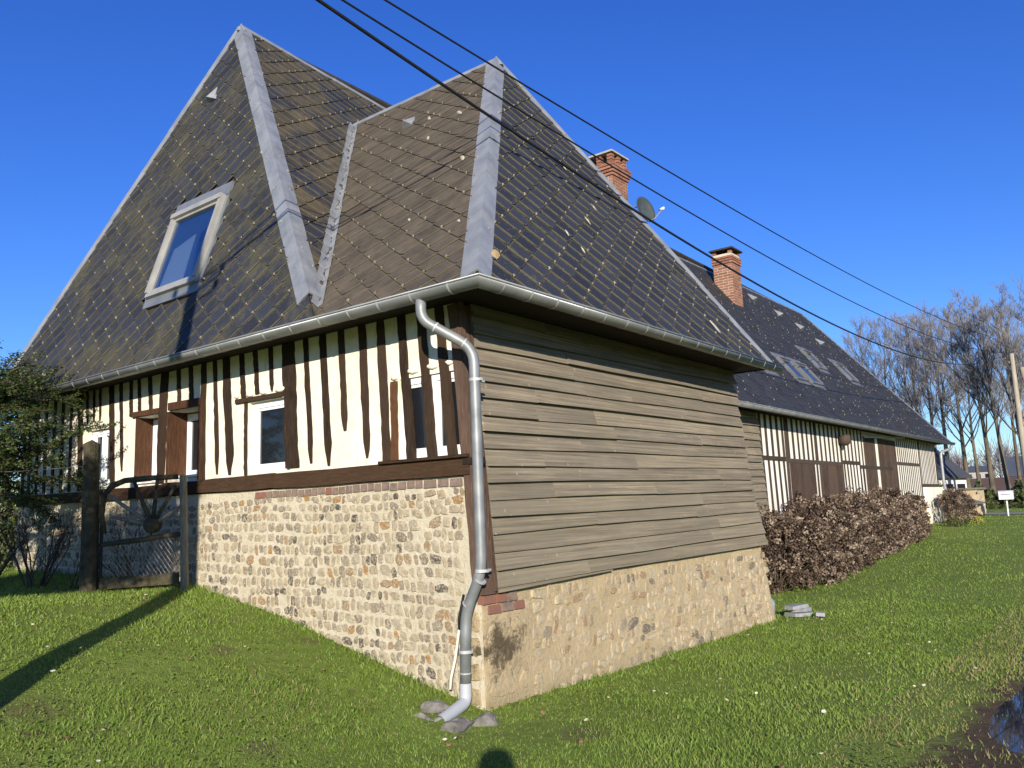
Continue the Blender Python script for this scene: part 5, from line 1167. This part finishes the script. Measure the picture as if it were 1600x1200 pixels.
# ------------------------------------------------------------------ evergreen tree at the left edge
def evergreen():
    rs = np.random.default_rng(31); o_ = W(-1.62, 6.72); base = np.array([o_[0], o_[1], gz(o_[0], o_[1])]); root = empty('evergreen_tree', tuple(base)); tag(root, 'dark small-leaved evergreen tree leaning in at the left edge', 'tree')
    out = []; grow(np.array([0, 0, -.1]), np.array([0, 0, 1]), 2.6, .11, 0, 0, rs, out, nsub=6); P = []
    tr = [o2[1] for o2 in out]; sprays = []
    for k in range(120):
        t_ = rs.uniform(.34, 1.0); i = min(int(t_*6), 5); q = tr[i]; a = rs.uniform(0, 6.28); L = rs.uniform(.75, 1.5)*(1.25-.55*t_); el = rs.uniform(-.12, .5)
        d = np.array([math.cos(a)*math.cos(el), math.sin(a)*math.cos(el), math.sin(el)]); sub = []
        grow(q, d, L, .014, 1, 2, rs, sub, .7, .02, (4, 6), .45, 4); out += sub
        for s2 in sub:
            l_ = np.linalg.norm(s2[1]-s2[0]); n2 = int(l_*240*(1.0 if s2[4] > 1 else .5)); tt = rs.random((n2, 1)); pp = s2[0]+(s2[1]-s2[0])*tt+rs.normal(size=(n2, 3))*np.array([.035, .035, .022]); P.append(pp)
    P = np.concatenate(P); V, F, rn = leaf_cloud(P, .040, rs, .55, up=.5); link('crown', np_mesh('crown', V, F, M['evergreen'], colattr=rn), root)
    V, F = tubes_np([o2[:4] for o2 in out], 5); link('trunk', np_mesh('trunk', V, F, M['stem'], True), root)
evergreen()
def shade_tree():  # unseen tree, crown shaped to cast shade on the wall by the gate
    rs = np.random.default_rng(77); o_ = W(-5.3, 1.5); base = np.array([o_[0], o_[1], gz(o_[0], o_[1])]); root = empty('unseen_shade_tree', tuple(base)); tag(root, 'unseen flat-topped tree added left of the view to shade the wall behind the gate', 'tree')
    out = []; grow(np.array([0, 0, -.1]), np.array([0, 0, 1]), 2.4, .10, 0, 0, rs, out, nsub=5); top = out[-1][1]; side = np.array([-math.cos(LIGHT_AZ), math.sin(LIGHT_AZ), 0]); dep = np.array([math.sin(LIGHT_AZ), math.cos(LIGHT_AZ), 0]); P = []
    for k in range(90):
        q = side*rs.uniform(-1.0, 1.75)+dep*rs.normal()*.4+np.array([0, 0, 3.0+rs.uniform(-.55, .55)-base[2]*.4]); out.append((top-np.array([0, 0, .3]), q, .02, .006, 1)); P.append(q+rs.normal(size=(520, 3))*np.array([.20, .20, .11]))
    P = np.concatenate(P); PW = P+base; P = P[np.degrees(np.arctan2(PW[:, 0], PW[:, 1])) < -40]; V, F, rn = leaf_cloud(P, .05, rs, .6); link('crown', np_mesh('crown', V, F, M['evergreen'], colattr=rn), root)
    V, F = tubes_np([o2[:4] for o2 in out], 5); link('trunk', np_mesh('trunk', V, F, M['stem'], True), root)
shade_tree()
# bare twiggy shrubs below the left wall
def twiggy(u, v, n_, h, seed, label, spread=.35):
    rs = np.random.default_rng(seed); root = empty('bare_shrub', tuple(Wv(u, v))); tag(root, label, 'shrub', 'bare shrubs below the front wall'); out = []
    for k in range(n_):
        a = rs.uniform(0, 6.28); d = np.array([math.cos(a)*spread, math.sin(a)*spread, 1]); grow(np.array([math.cos(a)*.08, math.sin(a)*.08, -.04]), d, h*rs.uniform(.5, 1), .011, 0, 2, rs, out, .6, .12, (2, 4), .5, 4)
    V, F = tubes_np([(a, b_, max(r1, .003), max(r2, .0025)) for a, b_, r1, r2, l_ in out], 4); link('stems', np_mesh('stems', V, F, M['stem']), root)['kind'] = 'stuff'
twiggy(-1.05, 5.75, 16, .85, 61, 'bare dark twiggy shrub left of the mossy gate post')
twiggy(-1.35, 6.4, 14, .75, 62, 'bare dark twiggy shrub at the left edge below the evergreen', .5)
twiggy(-.40, 4.75, 9, .75, 63, 'thin bare shrub behind the cartwheel gate', .3)
twiggy(-.95, 5.15, 5, .6, 64, 'few pale bare stems leaning against the mossy post', .6)

# ------------------------------------------------------------------ grass, daisies, leaf litter
def footprint(u, v): return ((u > -.015) & (u < 5.75) & (v > -.05)) | ((u >= 5.75) & (v > 1.95))
def mudmask(u, v, x, y): return np.abs(v+3.85+.16*np.sin(u*1.3)*np.cos(u*.7+1)+.10*np.sin(u*5.3)) < .72
def grass(N, d0, d1, hmin, hmax, wid, seed, seg):
    rs = np.random.default_rng(seed); az = rs.uniform(R(-46), R(46), N); d = d0*(d1/d0)**rs.random(N); x, y = d*np.sin(az), d*np.cos(az); u, v = UV(x, y)
    den = np.sin(x*1.9+.7*y)*np.sin(y*1.6-.8*x+1)+.6*np.sin(x*4.3+1.2)*np.sin(y*3.9+2)
    patchy = np.zeros(N, bool)
    for px_, py_, pr_ in PATCHES: patchy |= (np.hypot(x-px_, (y-py_)*.8)+.12*pr_*np.sin(x*23)*np.sin(y*19) < pr_*.85)
    keep = ~(patchy & (rs.random(N) > .55)) & ~footprint(u, v) & ~(mudmask(u, v, x, y) & (rs.random(N) > .10)) & ~((den > 1.08) & (rs.random(N) > .30))
    x, y, d, den, u, v = x[keep], y[keep], d[keep], den[keep], u[keep], v[keep]; n_ = len(x); z = ground(x, y)
    clumpf = .75+.35*np.sin(x*2.7+1.3*np.sin(y*1.9))*np.cos(y*3.1+.8*x)
    h = rs.uniform(hmin, hmax, n_)*np.clip(clumpf, .45, 1.3); tuft = (np.hypot(x+1.75, y-5.05) < .16); h[tuft] *= 2.0; wall_ = ((u > -.16) & (u <= 0) & (v > -.1)) | ((v > -.22) & (v <= -.03) & (u > 0) & (u < 6.2)); h[wall_] *= rs.uniform(1.0, 2.3, int(wall_.sum()))
    wd = wid*rs.uniform(.6, 1.3, n_)*np.clip(d/4, .8, 8)**.8
    a = rs.uniform(0, 2*np.pi, n_); bend = h*rs.uniform(.25, 1.1, n_); ca, sa = np.cos(a), np.sin(a); f2 = rs.uniform(0, 2*np.pi, n_); cw_, sw = np.cos(f2)*wd/2, np.sin(f2)*wd/2
    B = np.stack([x, y, z-.006], 1); wv = np.stack([cw_, sw, 0*cw_], 1); T = B+np.stack([ca*bend, sa*bend, h+.006], 1)
    mid = B+np.stack([ca*bend*.32, sa*bend*.32, h*.62], 1)
    yellow = ((np.abs(v+3.3) < .75) & (u > -3) & (rs.random(n_) < .45)); lowf = .5+.25*np.sin(x*.9+1.1*np.sin(y*.7))+.25*np.sin(y*1.15-.6*x+2); rn = rs.random(n_)*.55+.14*clumpf+.22*lowf-.06; rn = np.where(yellow, rs.uniform(.93, 1.0, n_), np.clip(rn, 0, .90)); rn = np.where((rs.random(n_) < .035+.10*(den > .9)+.16*(np.hypot(x+1.9, y-6.4) < .5)*(rs.random(n_) < .7)), .97, rn)
    if seg == 2:
        V = np.stack([B-wv, B+wv, mid+wv*.8, mid-wv*.8, T], 1).reshape(-1, 3); b0 = np.arange(n_)[:, None]*5; F = np.concatenate([b0+np.array([[0, 1, 2]]), b0+np.array([[0, 2, 3]]), b0+np.array([[3, 2, 4]])], 0); return V, F, np.repeat(rn, 5)
    V = np.stack([B-wv, B+wv, T], 1).reshape(-1, 3); F = np.arange(n_*3).reshape(-1, 3); return V, F, np.repeat(rn, 3)
M['grass'] = leaf_mat('grass_blade', [(0, (.120, .180, .028)), (.45, (.232, .330, .056)), (.80, (.320, .420, .088)), (.92, (.39, .46, .12)), (.95, (.30, .25, .11)), (1, (.40, .32, .16))], .45, .45)
V1, Fa, r1 = grass(340000, 2.0, 14, .012, .046, .0052, 1, 2); V2, Fb, r2_ = grass(190000, 9, 46, .025, .060, .0056, 2, 1)
V = np.concatenate([V1, V2]); F = np.concatenate([Fa, Fb+len(V1)])
rs = np.random.default_rng(91); n_ = 26000; az = rs.uniform(R(-46), R(40), n_); d = 2.2*(11/2.2)**rs.random(n_); x, y = d*np.sin(az), d*np.cos(az); u, v = UV(x, y)
pm = np.sin(x*1.1+2*np.sin(y*.8))*np.sin(y*1.4+x*.5)+.5*np.sin(x*3.1)*np.sin(y*2.7); k_ = ~footprint(u, v) & ~mudmask(u, v, x, y) & ((pm > .15) | (v > .3)); x, y = x[k_], y[k_]
V3, F3_, r3 = leaf_cloud(np.stack([x, y, ground(x, y)+rs.uniform(.008, .034, len(x))], 1), .024, rs, .9, up=1.4); F3_ = F3_+len(V)
grass_extra = np_mesh('clover', V3, F3_-len(V), M['grass'], colattr=np.clip(r3*.6, 0, .9))
tag(link('clover', grass_extra), 'low clover leaves mixed into the lawn', kind='stuff')
tag(link('grass', np_mesh('grass', V, F, M['grass'], colattr=np.concatenate([r1, r2_]))), 'short green grass blades of the lawn', kind='stuff')
# daisies
M['petal'] = simple('petal', (.80, .80, .76), (.85, .85, .82), 5, .7); M['pollen'] = simple('pollen', (.65, .42, .04), (.7, .5, .08), 5, .7)
m = MB(); n_ = 12; vs = []
for k in range(n_):
    a = 2*math.pi*k/n_; vs = [(.005*math.cos(a-.2), .005*math.sin(a-.2), 0), (.005*math.cos(a+.2), .005*math.sin(a+.2), 0), (.015*math.cos(a+.16), .015*math.sin(a+.16), .004), (.015*math.cos(a-.16), .015*math.sin(a-.16), .004)]; m.add(vs, [(0, 1, 2, 3)])
pet = m.mesh('petals', M['petal']); m = MB(); m.tube([(0, 0, -.001), (0, 0, .003), (0, 0, .005)], [.006, .006, .002], 8); dis = m.mesh('disc', M['pollen']); m = MB(); m.tube([(0, 0, -.06), (0, 0, 0)], .0012, 4); stm = m.mesh('stem', M['grass'])
rs = np.random.default_rng(12); cnt = 0
while cnt < 60:
    if cnt < 42: u = rs.uniform(-2.5, 6.5); v = -rs.uniform(.3, 2.9)
    else: u = -rs.uniform(.6, 3.4); v = rs.uniform(.4, 4.6)
    p = W(u, v); z = gz(p[0], p[1])+rs.uniform(.035, .055); r_ = empty('daisy', (p[0], p[1], z)); r_.rotation_euler = (rs.normal()*.25+.25, rs.normal()*.3, rs.uniform(0, 6)); s_ = rs.uniform(.8, 1.25); r_.scale = (s_, s_, s_)
    tag(r_, 'small white daisy flowering in the lawn', 'daisy', 'daisies in the lawn')
    for nme, me in (('petals', pet), ('disc', dis), ('stem', stm)): link(nme, me, r_)
    cnt += 1
# fallen brown leaves
m = MB(); m.add([(-.03, 0, .004), (-.005, -.018, .0), (.03, .002, .010), (.0, .02, .0), (0, 0, .008)], [(0, 1, 4), (1, 2, 4), (2, 3, 4), (3, 0, 4)]); lf = m.mesh('fallen_leaf', simple('dry_leaf', (.22, .12, .05), (.32, .19, .09), 20, .8))
for k in range(22):
    u, v = (rs.uniform(-2, 7), -rs.uniform(.3, 3)) if k < 15 else (-rs.uniform(.5, 3), rs.uniform(.5, 4)); p = W(u, v); o = link('fallen_leaf', lf); o.location = (p[0], p[1], gz(p[0], p[1])+.03); o.rotation_euler = (rs.normal()*.3, rs.normal()*.3, rs.uniform(0, 6)); tag(o, 'curled brown leaf lying on the lawn', 'leaf', 'fallen leaves on the lawn')

# ------------------------------------------------------------------ the photographer, whose head shadow falls on the lawn
def person():
    bx, by = .02, -.34; g_ = gz(bx, by)
    J = [(0, 0, .95), (0, 0, 1.18), (0, .01, 1.40), (0, .02, 1.50), (0, .045, 1.60), (0, .05, 1.76), (.19, .01, 1.42), (.25, .14, 1.20), (.10, .33, 1.42), (-.19, .01, 1.42), (-.25, .14, 1.20), (-.10, .33, 1.42), (.10, 0, .90), (.11, .03, .50), (.11, -.02, .09), (.12, .13, .04), (-.10, 0, .90), (-.11, .03, .50), (-.11, -.02, .09), (-.12, .13, .04)]
    E_ = [(0, 1), (1, 2), (2, 3), (3, 4), (4, 5), (2, 6), (6, 7), (7, 8), (2, 9), (9, 10), (10, 11), (0, 12), (12, 13), (13, 14), (14, 15), (0, 16), (16, 17), (17, 18), (18, 19)]
    rad = [.18, .17, .20, .10, .145, .12, .075, .05, .04, .075, .05, .04, .10, .068, .05, .045, .10, .068, .05, .045]
    J = [(a, b_, c_*1.10) for a, b_, c_ in J]; me = bpy.data.meshes.new('person'); me.from_pydata(J, E_, []); o = link('person', me); o.location = (bx, by, g_)
    sk_ = o.modifiers.new('skin', 'SKIN')
    for i, v in enumerate(me.skin_vertices[0].data): v.radius = (rad[i], rad[i]*(.75 if i < 3 else 1)); v.use_root = (i == 0)
    o.modifiers.new('sub', 'SUBSURF').levels = 1; o.modifiers['sub'].render_levels = 2; me.materials.append(simple('dark_jacket', (.03, .035, .05), (.05, .055, .07), 6, .9))
    tag(o, 'person in a dark jacket standing at the viewpoint with both hands raised', 'person')
person()
